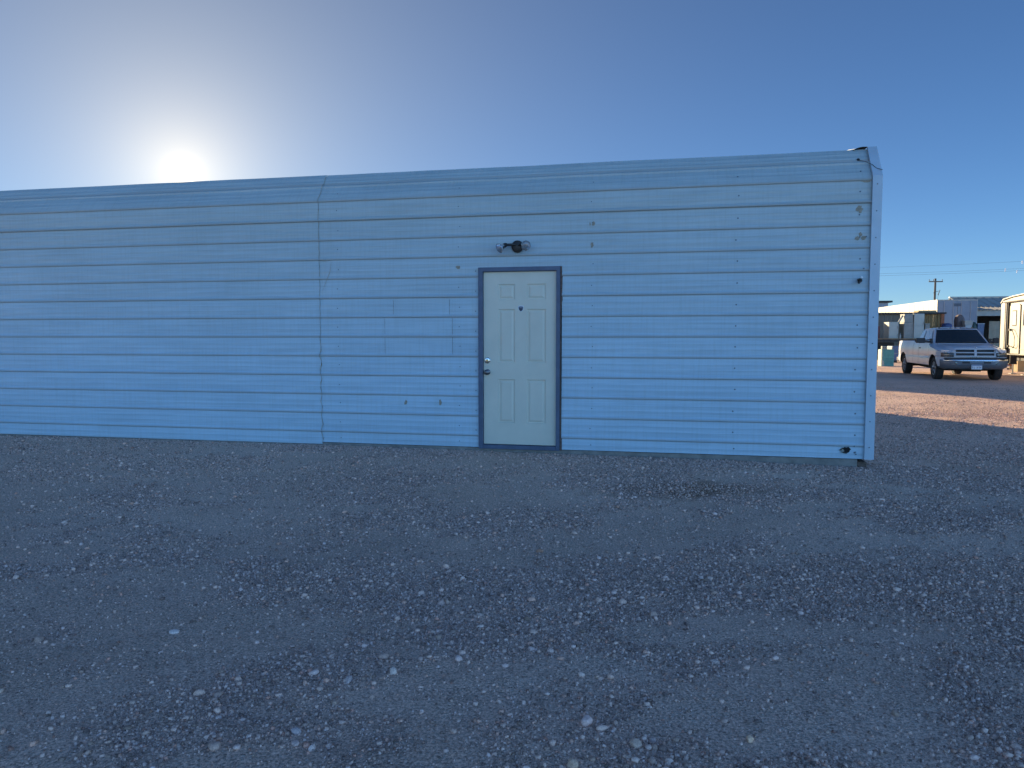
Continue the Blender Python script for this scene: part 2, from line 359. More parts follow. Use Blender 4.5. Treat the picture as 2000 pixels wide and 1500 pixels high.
# ------------------------------------------------------------------ main metal building
def wall_material():
    m = bpy.data.materials.new('painted_steel_siding'); m.use_nodes = True; t = m.node_tree; b = t.nodes['Principled BSDF']
    c = t.nodes.new('ShaderNodeTexCoord')
    def noise(sc, stretch, det=6):
        mp = t.nodes.new('ShaderNodeMapping'); mp.inputs['Scale'].default_value = stretch; t.links.new(c.outputs['Object'], mp.inputs[0])
        n = t.nodes.new('ShaderNodeTexNoise'); n.inputs['Scale'].default_value = sc; n.inputs['Detail'].default_value = det; n.inputs['Roughness'].default_value = .6
        t.links.new(mp.outputs[0], n.inputs['Vector']); return n
    def ramp(src, p0, c0, p1, c1):
        r = t.nodes.new('ShaderNodeValToRGB'); e = r.color_ramp.elements; e[0].position = p0; e[0].color = (*c0, 1); e[1].position = p1; e[1].color = (*c1, 1)
        t.links.new(src, r.inputs[0]); return r
    def mul(a, bb, f=1.0, mode='MULTIPLY'):
        x = t.nodes.new('ShaderNodeMix'); x.data_type = 'RGBA'; x.blend_type = mode
        for s, v in ((0, f), (6, a), (7, bb)):
            if hasattr(v, 'links'): t.links.new(v, x.inputs[s])
            else: x.inputs[s].default_value = v if s == 0 else (*v, 1)
        return x.outputs[2]
    base = ramp(noise(1.3, (.5, 1, 1.6)).outputs[0], .3, (.39, .53, .61), .7, (.45, .60, .685))
    streak = ramp(noise(5, (.25, 1, 9), 5).outputs[0], .35, (.88, .89, .90), .6, (1.03, 1.03, 1.03))
    drip = ramp(noise(6, (7, 1, .35), 4).outputs[0], .3, (.94, .93, .91), .55, (1, 1, 1))
    col = mul(mul(base.outputs[0], streak.outputs[0]), drip.outputs[0])
    # dust lodged above and below each rib
    sp = t.nodes.new('ShaderNodeSeparateXYZ'); t.links.new(c.outputs['Object'], sp.inputs[0])
    def mth(op, a, bb):
        n = t.nodes.new('ShaderNodeMath'); n.operation = op
        for k, v in ((0, a), (1, bb)):
            if hasattr(v, 'links'): t.links.new(v, n.inputs[k])
            else: n.inputs[k].default_value = v
        return n.outputs[0]
    ph = mth('ABSOLUTE', mth('SUBTRACT', mth('FRACT', mth('DIVIDE', mth('SUBTRACT', sp.outputs[2], .304 - .1143 + .003), .2286), 0), .5), 0)
    dn = mth('MULTIPLY', noise(3.5, (1, 1, 2)).outputs[0], .075)
    dirt = ramp(mth('SUBTRACT', ph, dn), 0.005, (1, 1, 1), .055, (0, 0, 0))
    ch = ramp(mth('ADD', mth('MULTIPLY', sp.outputs[2], .3), mth('MULTIPLY', noise(2.2, (.6, 1, 1)).outputs[0], .25)), .42, (1, 1, 1), 1.05, (.90, .83, .74))   # darker and warmer towards the eave
    col = mul(col, ch.outputs[0])
    col = mul(col, (.33, .31, .27), mth('MULTIPLY', dirt.outputs[0], .45), 'MIX')
    t.links.new(col, b.inputs['Base Color'])
    b.inputs['Roughness'].default_value = .42; b.inputs['Specular IOR Level'].default_value = .45
    rr = t.nodes.new('ShaderNodeMapRange'); rr.inputs['To Min'].default_value = .34; rr.inputs['To Max'].default_value = .58
    t.links.new(noise(4, (1, 1, 3)).outputs[0], rr.inputs[0]); t.links.new(rr.outputs[0], b.inputs['Roughness'])
    bp = t.nodes.new('ShaderNodeBump'); bp.inputs['Strength'].default_value = .25; bp.inputs['Distance'].default_value = .01
    t.links.new(noise(3, (.4, 1, 1.6), 3).outputs[0], bp.inputs['Height']); t.links.new(bp.outputs[0], b.inputs['Normal'])
    return m
M_wall = wall_material()
M_trim = mat('trim_paint', (.42, .53, .60), .42, noise=.12, nscale=3, bump=.12, bscale=6)
M_roof = mat('roof_steel', (.55, .6, .64), .45, noise=.15, nscale=2)
M_conc = mat('concrete', (.27, .25, .22), .9, noise=.35, nscale=9, bump=.5, bscale=60)
M_brick = mat('crumbling_block', (.16, .115, .09), .95, noise=.5, nscale=30, bump=.8, bscale=70)
M_dark = mat('dark_void', (.012, .012, .012), .9)
M_screw = mat('screw_metal', (.13, .16, .19), .5, .6)
M_door = mat('door_paint', (.64, .61, .49), .48, noise=.07, nscale=3, bump=.08, bscale=25)
M_frame = mat('frame_blue_paint', (.085, .115, .175), .5, noise=.25, nscale=7, bump=.15, bscale=30)
M_rust = mat('rusted_gap', (.16, .11, .09), .9, noise=.5, nscale=30, bump=.5, bscale=90)
M_putty = mat('putty', (.33, .30, .23), .9, noise=.35, nscale=40, bump=.4, bscale=80)
M_chrome = mat('chrome', (.62, .62, .6), .18, 1)
M_bronze = mat('bronze_enamel', (.028, .025, .023), .42, .3)
M_nickel = mat('dull_nickel', (.16, .16, .17), .35, .9)
M_caulk = mat('weathered_caulk', (.42, .38, .29), .9, noise=.4, nscale=20)

B = thing('metal_building', 'long pale blue metal building clad in horizontal ribbed siding with one door', 'building', (0, Z0, 0), math.atan(KW))
G0, SP = .304, .2286
BEND, SL = 3.082, (.6, .8)
def path(s):                                 # arclength up the wall -> (back, z, normal)
    if s <= BEND: return 0.0, s, (-1, 0)
    a = s - BEND; return a * SL[0], BEND + a * SL[1], (-SL[1], SL[0])
def profile(s0, s1, extra=0.0):
    pts = [(s0, 0.0)]
    for i in range(-1, 16):
        g = G0 + i * SP; big = 1.8 if i == 11 else 1.3 if i in (3, 7) else 1.0
        for ds, o_ in ((-.007, 0), (.0045, .0125 * big), (.012, .0125 * big), (.040, 0), (.088, 0), (.092, .0014), (.097, .0014), (.101, 0), (.148, 0), (.152, .0014), (.157, .0014), (.161, 0)):
            if s0 < g + ds < s1: pts.append((g + ds, o_))
    pts.append((s1, 0.0)); return pts
def wave(u, s):
    return float((fbm(u * .8 + 40, s * 2.2 + 7, 3) - .5) * .016 + (fbm(u * .33 + 3, s * .25, 2) - .5) * .02)
def siding(mb, u0, u1, s0, s1, lift=0.0, step=.14, lipend=False):
    n = max(2, int((u1 - u0) / step) + 1); us = lin(u0, u1, n); pr = profile(s0, s1)
    wv = {(a, round(s, 4)): wave(u, s) for a, u in enumerate(us) for s, _ in pr}
    def fn(a, k):
        s, o_ = pr[k]; bk, z, nn = path(s); h = o_ + lift + wv[(a, round(s, 4))]
        return (us[a], bk + nn[0] * h, z + nn[1] * h)
    mb.grid(fn, list(range(n)), list(range(len(pr))))
STOP = BEND + .415
wl = MB()
siding(wl, -2.36, -.392, .172, STOP); siding(wl, -.392, .572, 2.238, STOP, step=.1); siding(wl, .572, 3.775, .172, STOP)
wl.build('wall', M_wall, B, smooth=True, angle=22, fix=False)
wl = MB(); siding(wl, -13, -2.352, .150, STOP, lift=.0045); wl.build('wall', M_wall, B, smooth=True, angle=22, fix=False)
# roof, side and back walls
Ht = BEND + .415 * SL[1]; Bk = .415 * SL[0]; D = 9.6; XR, XL = 3.83, -13.0
rf = MB(); rg = 4.15
roofpts = [(Bk + .004, Ht - .012), (D / 2, rg), (D + .12, 3.25)]
for (ya, za), (yb, zb) in zip(roofpts[:-1], roofpts[1:]):
    L = XR - XL; n = int(L / .2286)
    vs = []; prof = []
    for i in range(n + 1):
        x = XL + i * .2286
        for dx, dz in ((0, 0), (.012, .018), (.03, .018), (.045, 0)):
            if x + dx <= XR: prof.append((x + dx, dz))
    prof.append((XR, 0))
    rf.grid(lambda a, k: (prof[a][0], (ya, yb)[k], (za, zb)[k] + prof[a][1] * (.0 if (k == 0 and ya < 1) else 1)), list(range(len(prof))), [0, 1])
rf.build('roof', M_roof, B, solid=.004, fix=False)
sw = MB(); outl = [(.0, .16), (0, BEND), (Bk, Ht - .03), (D / 2, rg - .02), (D, 3.24), (D, .16)]
sw.prismx(outl, XR - .03, XR - .005); sw.build('side_wall', M_roof, B)
sw = MB(); sw.prismx(outl, XL + .01, XL + .04); sw.build('side_wall', M_roof, B)
MB().box(XL + .04, XR - .03, D - .03, D, .16, 3.23).build('back_wall', M_roof, B)
# corner trim
tr = MB(); tw0, tw1 = 3.757, 3.848
def trim_line(off):                          # outline of the corner seen from the side
    return [(-off, .172), (-off, BEND + off * .1), (Bk - off * .8 + .0, Ht + off * .6), ]
o0 = trim_line(.034)
for (ya, za), (yb, zb) in zip(o0[:-1], o0[1:]):
    tr.add([(tw0, ya, za), (tw1, ya, za), (tw1, yb, zb), (tw0, yb, zb)], [(0, 1, 2, 3)])
    tr.add([(tw1, ya, za), (tw1, ya + .10, za), (tw1, yb + .10, zb), (tw1, yb, zb)], [(0, 1, 2, 3)])
    tr.add([(tw0, ya, za), (tw0, ya + .030, za), (tw0, yb + .030, zb), (tw0, yb, zb)], [(0, 1, 2, 3)])
tr.add([(tw0 - .0, o0[2][0], o0[2][1]), (tw1, o0[2][0], o0[2][1]), (tw1, 1.2, Ht + .05 + .17), (tw0 - .0, 1.2, Ht + .05 + .17)], [(0, 1, 2, 3)])
tr.build('corner_trim', M_trim, B, solid=.002)
# slab and the broken block at its corner
MB().box(XL, 3.70, .012, D, -.35, .165).build('slab', M_conc, B)
bl = MB()
bl.box(3.705, 3.80, .03, .35, -.3, .135); bl.build('corner_block', M_brick, B, bevel=.008)
# patches of newer siding
for u0, u1, s0, s1 in ((-1.531, -.703, G0 + 4 * SP - .004, G0 + 6 * SP - .006), (-1.42, -.738, G0 + 6 * SP - .002, G0 + 7 * SP - .02)):
    p = MB(); siding(p, u0, u1, s0, s1, lift=.0035, step=.07); pp = p.build('patch_panel', M_wall, B, fix=False)
    for ue in (u0, u1):
        q = MB(); q.tube([(ue, -.0045 - wave(ue, z), z) for z in lin(s0 + .005, s1 - .005, 9)], .0013, 5); q.build('painted_edge_line', M_rust, pp)  # dark strips painted in for edge lines the lighting does not show
# caulked seam and the bent crack beside it
se = MB(); pts = []
for i in range(60):
    s = .165 + (STOP - .2) * i / 59; kink = .012 * math.sin(i * 1.9) * (1 if s < 1.3 else .35) + (-.0035) * i * .02
    h = dict_o = 0
    for g in range(15):
        gs = G0 + g * SP
        if gs - .01 < s < gs + .04: h = .015
    bk, z, nn = path(s); d = h + wave(-2.355, s) + .006
    pts.append((-2.352 + kink, bk + nn[0] * d, z + nn[1] * d))
se.tube(pts, [.0022 + .0028 * random.random() * (1.3 if p[2] < 1.3 else .3) for p in pts], 6)
se.tube([(-2.20, -.008, 2.33), (-2.215, -.010, 2.22), (-2.26, -.011, 2.12), (-2.315, -.010, 1.99)], [.001, .003, .0025, .001], 5)
se.tube([(-2.35, -.024, 2.365), (-2.27, -.026, 2.352), (-2.20, -.024, 2.36)], [.003, .004, .002], 5)
se.build('seam', M_caulk, B, smooth=True)
# screws: one column per stud, along the door trim and down the corner trim
sc0 = MB(); sc0.lathe([(.0085, 0), (.0085, .0016), (.0048, .002), (.0045, .006)], (0, 0, 0), (0, -1, 0), 8); sc0 = sc0.build('screw', M_screw, B); first = [sc0]
def screw(x, y, z, nn=(-1, 0), k=1.0):
    o = first.pop() if first else sc0.copy()
    if o is not sc0: COL.objects.link(o); o.parent = B
    o.location = (x, y, z); o.scale = (k, k, k); o.rotation_euler = (-math.atan2(nn[1], -nn[0]), random.uniform(0, 1), 0)
for u in (-2.12, -.62, .905, 2.44, 3.655):
    for i in range(-1, 13):
        s = G0 + i * SP + .118
        if i == -1: s = .235
        if u == 3.655 and i in (6, 7): continue
        uu = u + random.uniform(-.012, .012); bk, z, nn = path(s + random.uniform(-.006, .006)); d = wave(uu, s) + .001
        screw(uu, bk + nn[0] * d, z + nn[1] * d, nn, k=1.0 if u > 2 else .72)
for i in range(9): screw(-.425, -.003 - wave(-.425, .4 + i * SP), .37 + i * SP, k=.75)
for i in range(11): screw(3.80, -.036, .30 + i * .27, k=.8)
# torn hole, hose fitting, putty spots, wire, nail holes
ho = MB(); n = 18
def blob(c, rx, rz, y, n=18, jit=.28, seed=1):
    rr = random.Random(seed); return [(c[0] + rx * math.cos(2 * math.pi * k / n) * (1 + rr.uniform(-jit, jit)), y, c[1] + rz * math.sin(2 * math.pi * k / n) * (1 + rr.uniform(-jit, jit))) for k in range(n)]
ring = blob((3.58, .262), .048, .036, -.0075 - wave(3.58, .26)); ho.add(ring, [tuple(range(n))])
ho.build('torn_hole', M_dark, B)
fl = MB(); rim2 = [(3.58 + (p[0] - 3.58) * 1.13, p[1] - .004 - .006 * random.random(), .262 + (p[2] - .262) * 1.13) for p in ring]
for k in range(n):
    k2 = (k + 1) % n
    if 6 <= k <= 13: fl.add([ring[k], ring[k2], rim2[k2], rim2[k]], [(0, 1, 2, 3)])
a_ = ring[9]; fl.add([ring[8], ring[11], (3.565, a_[1] - .008, .25), (3.558, a_[1] - .01, .272)], [(0, 1, 2, 3)])
fl.build('bent_flap', mat('scuffed_steel', (.30, .31, .28), .5, .4), B, solid=.001)
for u, z in ((3.672, .243), (3.678, .222), (3.66, .305), (3.715, 2.475), (3.70, 2.15)):
    MB().lathe([(.008, 0), (.008, .004)], (u, -.012, z), (0, -1, 0), 8).build('rivet', M_screw, B)
hb = MB(); hb.lathe([(.014, 0), (.014, .03), (.022, .032), (.022, .05), (.012, .052)], (3.655, -.006, 2.036), (.1, -1, -.25), 12)
hb.tube([(3.655, -.045, 2.04), (3.662, -.065, 2.02), (3.64, -.075, 1.998)], .012, 8); hb.build('pipe_fitting', M_bronze, B, smooth=True)
MB().lathe([(.010, 0), (.012, .01), (.004, .014)], (3.672, -.045, 2.055), (.4, -1, .5), 10).build('fitting_cap', mat('white_plastic', (.75, .75, .72), .4), B, smooth=True)
for (u, z, rx, rz, sdd) in ((3.645, 2.76, .030, .036, 2), (3.655, 2.728, .012, .012, 3), (3.632, 2.463, .025, .02, 4), (3.69, 2.460, .024, .024, 5), (3.662, 2.50, .016, .02, 6),
                            (.918, 2.693, .020, .026, 7), (.880, 2.693, .008, .020, 8), (.905, 2.464, .016, .030, 9), (-.632, 2.247, .024, .018, 10), (-1.281, .672, .016, .03, 11), (-.857, .680, .018, .034, 12), (3.70, 3.04, .05, .012, 13)):
    y = -.0045 - wave(u, z); r_ = blob((u, z), rx, rz, y, 14, .35, sdd); r2 = [(p[0], p[1] + .006, p[2]) for p in r_]
    pm = MB(); pm.add(r_ + r2, [tuple(range(14))] + [(k, (k + 1) % 14, (k + 1) % 14 + 14, k + 14) for k in range(14)]); pm.build('putty_patch', M_putty, B)
wr = MB(); wr.tube([(3.655, Bk - .10, Ht - .13), (3.70, Bk - .16, Ht - .155), (3.765, Bk - .20, Ht - .20), (3.80, -.03 + .06, Ht - .24), (3.85, -.03 + .02, Ht - .27)], .003, 5)
wr.lathe([(.018, 0), (.014, .02)], (3.655, Bk - .085, Ht - .13), (0, -.8, .6), 8); wr.build('loose_wire', M_bronze, B)
lp = MB(); lp.grid(lambda u, v: (3.62 + u, Bk - .03 + v * .16, Ht - .004 + .026 * math.sin(min(1, u / .12) * math.pi * .62) * (1 - v * .2)), lin(0, .135, 8), [0, .5, 1])
lp.build('lifted_roof_edge', M_bronze, B, smooth=True, solid=.004)

# door
DR = B
fr = MB(); x0, x1, zb, zt = -.389, .552, .158, 2.236; fw = .052
fr.prism([(x0, zb), (x0, zt), (x1, zt), (x1, zb), (x1 - fw + .01, zb), (x1 - fw + .01, zt - .048), (x0 + fw, zt - .048), (x0 + fw, zb)], -.030, .10)
fr.box(x0 + fw, x1 - fw + .01, -.022, .10, .158, .205)
fr.build('door_frame', M_frame, B, bevel=.004)
MB().prism([(x1 + .001, .16), (x1 + .001, 2.23), (x1 + .016, 2.235), (x1 + .026, 2.12), (x1 + .023, 1.95), (x1 + .028, 1.86), (x1 + .013, 1.80), (x1 + .010, 1.5), (x1 + .013, 1.45), (x1 + .009, 1.1), (x1 + .012, .7), (x1 + .020, .5), (x1 + .017, .36), (x1 + .026, .30), (x1 + .026, .16)], -.004, .05).build('rusty_gap', M_rust, B)
dx0, dx1, dz0, dz1 = x0 + fw + .003, x1 - fw + .007, .212, 2.184
pans = [(-.150, .020, 1.882, 2.033), (.182, .376, 1.882, 2.033), (-.150, .020, 1.163, 1.750), (.182, .376, 1.163, 1.750), (-.150, .020, .470, .949), (.182, .376, .470, .949)]
pans = [(a - .012, b + .012, c - .012, d + .012) for a, b, c, d in pans]
lf = MB(); DY = .010
xs = sorted({dx0, dx1, *[p[0] for p in pans], *[p[1] for p in pans]}); zs = sorted({dz0, dz1, *[p[2] for p in pans], *[p[3] for p in pans]})
for xa, xb in zip(xs[:-1], xs[1:]):
    for za, zb_ in zip(zs[:-1], zs[1:]):
        cx_, cz_ = (xa + xb) / 2, (za + zb_) / 2
        if any(p[0] < cx_ < p[1] and p[2] < cz_ < p[3] for p in pans): continue
        lf.add([(xa, DY, za), (xb, DY, za), (xb, DY, zb_), (xa, DY, zb_)], [(0, 1, 2, 3)])
for a, b_, c, d in pans:
    rings = [(0, 0), (.006, .010), (.018, .011), (.036, .003), (.042, .002)]
    R_ = [[(a + i, DY + y, c + i), (b_ - i, DY + y, c + i), (b_ - i, DY + y, d - i), (a + i, DY + y, d - i)] for i, y in rings]
    for p, q_ in zip(R_[:-1], R_[1:]):
        for k in range(4): lf.add([p[k], p[(k + 1) % 4], q_[(k + 1) % 4], q_[k]], [(0, 1, 2, 3)])
    lf.add(R_[-1], [(0, 1, 2, 3)])
lf.add([(dx0, DY, dz0), (dx1, DY, dz0), (dx1, DY, dz1), (dx0, DY, dz1), (dx0, DY + .04, dz0), (dx1, DY + .04, dz0), (dx1, DY + .04, dz1), (dx0, DY + .04, dz1)],
       [(0, 4, 5, 1), (1, 5, 6, 2), (2, 6, 7, 3), (3, 7, 4, 0), (4, 7, 6, 5)])
door = lf.build('door', M_door, B)
kn = MB(); kn.lathe([(.034, 0), (.034, .006), (.029, .010), (.028, .018), (.012, .020), (.011, .019)], (-.289, DY, 1.178), (0, -1, 0), 24); kn.build('deadbolt', M_chrome, door, smooth=True)
MB().lathe([(.0125, 0), (.0125, .004)], (-.289, DY - .019, 1.178), (0, -1, 0), 14).build('keyhole', mat('brass', (.45, .33, .14), .35, 1), door)
kn = MB(); kn.lathe([(.034, 0), (.033, .006), (.014, .012), (.012, .03), (.024, .036), (.031, .048), (.030, .06), (.02, .068), (.002, .07)], (-.289, DY, 1.043), (0, -1, 0), 24); kn.build('door_knob', M_nickel, door, smooth=True)
def shield(w, h):
    o_ = [(-1, .80), (-.86, .92), (-.45, .98), (0, 1.0), (.45, .98), (.86, .92), (1, .80), (.97, .25), (.82, -.25), (.5, -.68), (0, -1), (-.5, -.68), (-.82, -.25), (-.97, .25)]
    return [(x * w, z * h) for x, z in o_]
cx_, cz_ = .101, 1.766
st_ = MB(); st_.prism([(x + cx_, z + cz_) for x, z in shield(.034, .036)], DY - .001, DY + .0005); dec = st_.build('sticker', mat('sticker_white', (.62, .66, .70), .4), door)
st_ = MB(); st_.prism([(x * .78 + cx_, max(-1, z) * .78 + cz_ - .002) for x, z in shield(.034, .036) if True], DY - .0016, DY - .0011)
st_.build('shield_emblem', mat('sticker_navy', (.015, .028, .06), .4), dec)
st_ = MB(); st_.prism([(cx_ - .022, cz_ + .012), (cx_ - .010, cz_ + .0165), (cx_ + .023, cz_ + .012), (cx_ + .022, cz_ + .006), (cx_ - .006, cz_ + .010), (cx_ - .022, cz_ + .006)], DY - .0022, DY - .0017)
st_.build('emblem_band', mat('sticker_grey', (.20, .27, .36), .4), dec)

# twin floodlight over the door
F_ = thing('floodlight', 'twin bulb outdoor floodlight with dark round base above the door', 'light fixture', tuple(B.matrix_basis @ Vector((0, 0, 0)) if False else (0, 0, 0)))
F_.location = Vector((.068 * WV[0], Z0 + .068 * WV[1], 2.462)); F_.rotation_euler = (0, 0, math.atan(KW))
fb = MB(); fb.lathe([(.068, 0), (.070, .012), (.066, .028), (.045, .036), (.0, .038)], (0, -.012, 0), (0, -1, 0), 28); fb.build('base_plate', M_bronze, F_, smooth=True)
for side, ax, pv, bl_ in ((-1, Vector((-.62, -.62, -.45)), Vector((-.035, -.048, .018)), Vector((-.118, -.105, .012))), (1, Vector((.55, -.80, -.22)), Vector((.035, -.048, .016)), Vector((.072, -.10, .010)))):
    ax.normalize(); a = MB()
    a.tube([(side * .012, -.045, .014), tuple(pv), tuple(bl_)], .015, 10)
    a.lathe([(.019, -.012), (.024, .0), (.026, .028), (.022, .034)], bl_, ax, 18)
    arm = a.build('lamp_holder', M_bronze, F_, smooth=True)
    c = bl_ + ax * .022
    MB().lathe([(.018, 0), (.024, .012), (.036, .035), (.050, .056), (.056, .068), (.056, .074)], c, ax, 24, cap=False).build('reflector', mat('silvered_glass', (.72, .74, .78), .12, 1), F_, smooth=True)
    g = MB(); g.lathe([(.0555, .073), (.050, .082), (.034, .089), (.012, .092), (.0005, .0925)], c, ax, 24, cap=False)
    g.build('bulb_lens', mat('lens_glass', (.62, .68, .72), .12, 0, spec=.8, trans=.75), F_, smooth=True)

# ------------------------------------------------------------------ hidden metal shed behind (throws the long shade on the yard)
nrm = np.array([.915, .403]); Fp = np.array([2.1, 38.0]); W2, D2 = 6.6, 6.3
S2 = thing('storage_shed', 'grey metal storage shed standing behind the long blue building', 'shed', (Fp[0], Fp[1], 0), math.atan(KW))
M_grey = mat('grey_steel', (.42, .43, .42), .5, noise=.15, nscale=3)
MB().prism([(0, 0), (W2, 0), (W2, 4.9), (W2 / 2, 6.3), (0, 4.7)], 0, D2).build('wall', M_grey, S2)
q_ = MB(); q_.prism([(-.1, 4.68), (W2 / 2, 6.34), (W2 + .1, 4.88), (W2 + .1, 4.94), (W2 / 2, 6.4), (-.1, 4.74)], -.05, D2 + .05); q_.build('roof', M_roof, S2)
q_ = MB(); q_.box(1.4, 4.5, -.04, -.005, .02, 3.2)
for k in range(13): q_.box(1.4, 4.5, -.055, -.04, .1 + k * .24, .12 + k * .24)
q_.build('roller_door', M_trim, S2)

# ------------------------------------------------------------------ pickup truck
M_body = mat('silver_white_paint', (.50, .52, .56), .34, .1, noise=.05, nscale=2, coat=.3)
M_glass = mat('dark_glass', (.012, .016, .018), .06, spec=.9)
M_glass2 = mat('sky_toned_side_glass', (.40, .54, .62), .10, spec=1.0)  # pale blue base colour stands in for sky seen through and reflected
M_black = mat('black_plastic', (.018, .018, .02), .55)
M_tyre = mat('tyre_rubber', (.022, .022, .022), .85, noise=.3, nscale=30)
M_bump = mat('bumper_grey', (.12, .135, .155), .45, .25)
M_lens = mat('lamp_lens', (.16, .17, .17), .10, .3, noise=.6, nscale=22)
M_rim = mat('rim_alloy', (.35, .35, .36), .3, .8)
M_under = mat('underbody', (.03, .028, .026), .9)
TH = R(15.0)
fx = np.array([15.52, 25.08]); gz = -.016
T = thing('pickup_truck', 'silver white extended cab pickup truck parked facing the camera on the gravel', 'pickup truck', (fx[0], fx[1], gz), math.atan2(-math.cos(TH), -math.sin(TH)))
# local axes: x forward, y to the truck's left, z up, front axle at x=0
WB = 3.95; RW = .385; XF, XRR = .93, -5.18
def interp(x, xs, ys): return float(np.interp(x, xs, ys))
def beltz(x): return interp(x, [-5.2, -5.1, -2.72, -2.66, -.6, -.35, .2, .6, .82, .90, .93], [1.27, 1.30, 1.31, 1.26, 1.245, 1.17, 1.10, 1.04, .99, .95, .90])
def sidey(x, z):                              # half width
    y = 1.0 - .055 * max(0, (z - .95) / .35) ** 2 - .05 * max(0, (.62 - z) / .25) ** 2
    y -= .02 * math.exp(-((z - .78) / .03) ** 2)   # crease under the door handle line
    for c in (0, -WB):
        d = abs(x - c); y += .045 * math.exp(-(d / .62) ** 4) * (1 if z > .35 else 0)
    if x > .35: y -= .30 * ((x - .35) / .60) ** 2.4
    if x < -4.75: y -= .10 * ((-4.75 - x) / .43) ** 2
    return y
def underz(x):
    z = .47
    for c in (0, -WB):
        d = abs(x - c)
        if d < .50: z = max(z, RW - .02 + math.sqrt(max(0, .50 ** 2 - d ** 2)) * 1.0)
    if x > .50: z = max(.70, z) if x > .6 else z
    if x < -4.6: z = max(z, .50)
    return z
xs = sorted(set([round(v, 3) for v in np.arange(XRR, XF + .001, .06)] + [-.5, -.47, -.44, .44, .47, .5, -WB - .5, -WB - .46, -WB + .46, -WB + .5, .60, .61, XF]))
def hoodz(x, y):                             # top of the front end across the truck
    ay = abs(y); e = beltz(x)
    c = interp(x, [-.62, -.2, .3, .65, .80, .87, .93], [1.205, 1.205, 1.175, 1.13, 1.095, 1.05, 1.0])
    k = sm(.60, .80, ay); z = c * (1 - k) + (e + .005) * k
    z -= .012 * (ay / .6) ** 2 * (1 - k)
    ys = sidey(x, e); z -= .05 * sm(ys - .14, ys, ay)
    return z
bd = MB(); bsx = [x for x in xs if x <= .80]
for sg in (-1, 1):
    bd.grid(lambda x, v: (x, sg * sidey(x, underz(x) + (beltz(x) - .05 * (x > -.62) - underz(x)) * v), underz(x) + (beltz(x) - .05 * (x > -.62) - underz(x)) * v), bsx, lin(0, 1, 16), flip=sg > 0)
    for c in (0, -WB):                        # wheel housings
        pa = [(c + .50 * math.cos(a), RW - .02 + .50 * math.sin(a)) for a in lin(.17, math.pi - .17, 14)]
        bd.grid(lambda k, v: (pa[k][0], sg * (sidey(pa[k][0], pa[k][1]) - .002 - v * .42), pa[k][1]), list(range(14)), [0, 1], mi=1)
        pb = [(x, sg * (.60), z) for x, z in pa]; bd.add(pb, [tuple(range(14))], 1)
bxs = [x for x in xs if x < -2.66]
# bed: rails, inside, tailgate end
for sg in (-1, 1):
    bd.grid(lambda x, v: (x, sg * (sidey(x, beltz(x)) - .07 * v), beltz(x) + .006 * math.sin(v * math.pi)), bxs, lin(0, 1, 4), flip=sg < 0)
    bd.grid(lambda x, v: (x, sg * (sidey(x, beltz(x)) - .07), beltz(x) - .5 * v), bxs, [0, 1], flip=sg < 0)
bd.box(XRR + .03, -2.70, -.9, .9, .78, .80, 1)
bd.prismx([(-.90, .5), (.90, .5), (.93, .9), (.90, 1.29), (-.90, 1.29), (-.93, .9)], XRR, XRR + .06)
bd.prismx([(-.93, .5), (.93, .5), (.93, 1.28), (-.93, 1.28)], -2.74, -2.70)
body = bd.build('body', [M_body, M_under], T, smooth=True, angle=40)
hd = MB(); hx = [x for x in xs if x > -.62 and x <= .88] + [.88]
hx = sorted(set(hx))
hd.grid(lambda x, t: (x, t * sidey(x, beltz(x) - .05), hoodz(x, t * sidey(x, beltz(x) - .05))), [-.60] + hx, lin(-1, 1, 41))
hd.build('hood', M_body, T, smooth=True, angle=50)
# cab
def cabpt(t, v):                              # t: 0 at belt .. 1 at roof ; v outline index
    pass
belt = [(-.58, .90), (-2.66, .93), (-2.66, -.93), (-.58, -.90)]
roofc = [(-1.16, .66), (-2.28, .70)]
cb = MB()
zb_, zr = 1.205, 1.745
wsb = (-.48, .885); wst = (-1.12, .67)           # windshield base and top half widths
rb = (-2.66, .90); rt = (-2.42, .69)
def wsp(t, s): # t 0..1 base->top ; s -1..1
    bow = .13 * (1 - s * s); y = s * (wsb[1] * (1 - t) + wst[1] * t)
    return (wsb[0] * (1 - t) + wst[0] * t + bow - .10, y, zb_ * (1 - t) + zr * t + (.012 * (1 - s * s)) * t)
cb.grid(wsp, lin(0, 1, 6), lin(-1, 1, 13))
for sg in (-1, 1):
    def sp(t, s): # s 0 front..1 rear
        f = wsp(t, sg); r_ = (rb[0] * (1 - t) + rt[0] * t, sg * (rb[1] * (1 - t) + rt[1] * t), zb_ * (1 - t) + zr * t)
        return tuple(f[i] * (1 - s) + r_[i] * s + (sg * .03 * math.sin(math.pi * s) if i == 1 else 0) for i in range(3))
    cb.grid(sp, lin(0, 1, 6), lin(0, 1, 10))
cb.grid(lambda t, s: (rb[0] * (1 - t) + rt[0] * t - .03 * (1 - s * s), s * (rb[1] * (1 - t) + rt[1] * t), zb_ * (1 - t) + zr * t), lin(0, 1, 4), lin(-1, 1, 9))
def rfp(a, s):
    f = wsp(1, s); r_ = (rt[0] - .03 * (1 - s * s), s * rt[1], zr)
    y = f[1] * (1 - a) + r_[1] * a + (np.sign(s) * .03 * math.sin(math.pi * a)) * abs(s)
    up = .060 * (math.sin(math.pi * min(1, max(0, a * .94 + .03))) ** .35) * (1 - abs(s) ** 3.2)
    return (f[0] * (1 - a) + r_[0] * a, y, zr + up + .012 * (1 - s * s) * (1 - a))
cb.grid(rfp, lin(0, 1, 14), lin(-1, 1, 17))
cab = cb.build('cab', M_body, T, smooth=True, angle=32)
def off(p, d): return (p[0] + d[0], p[1] + d[1], p[2] + d[2])
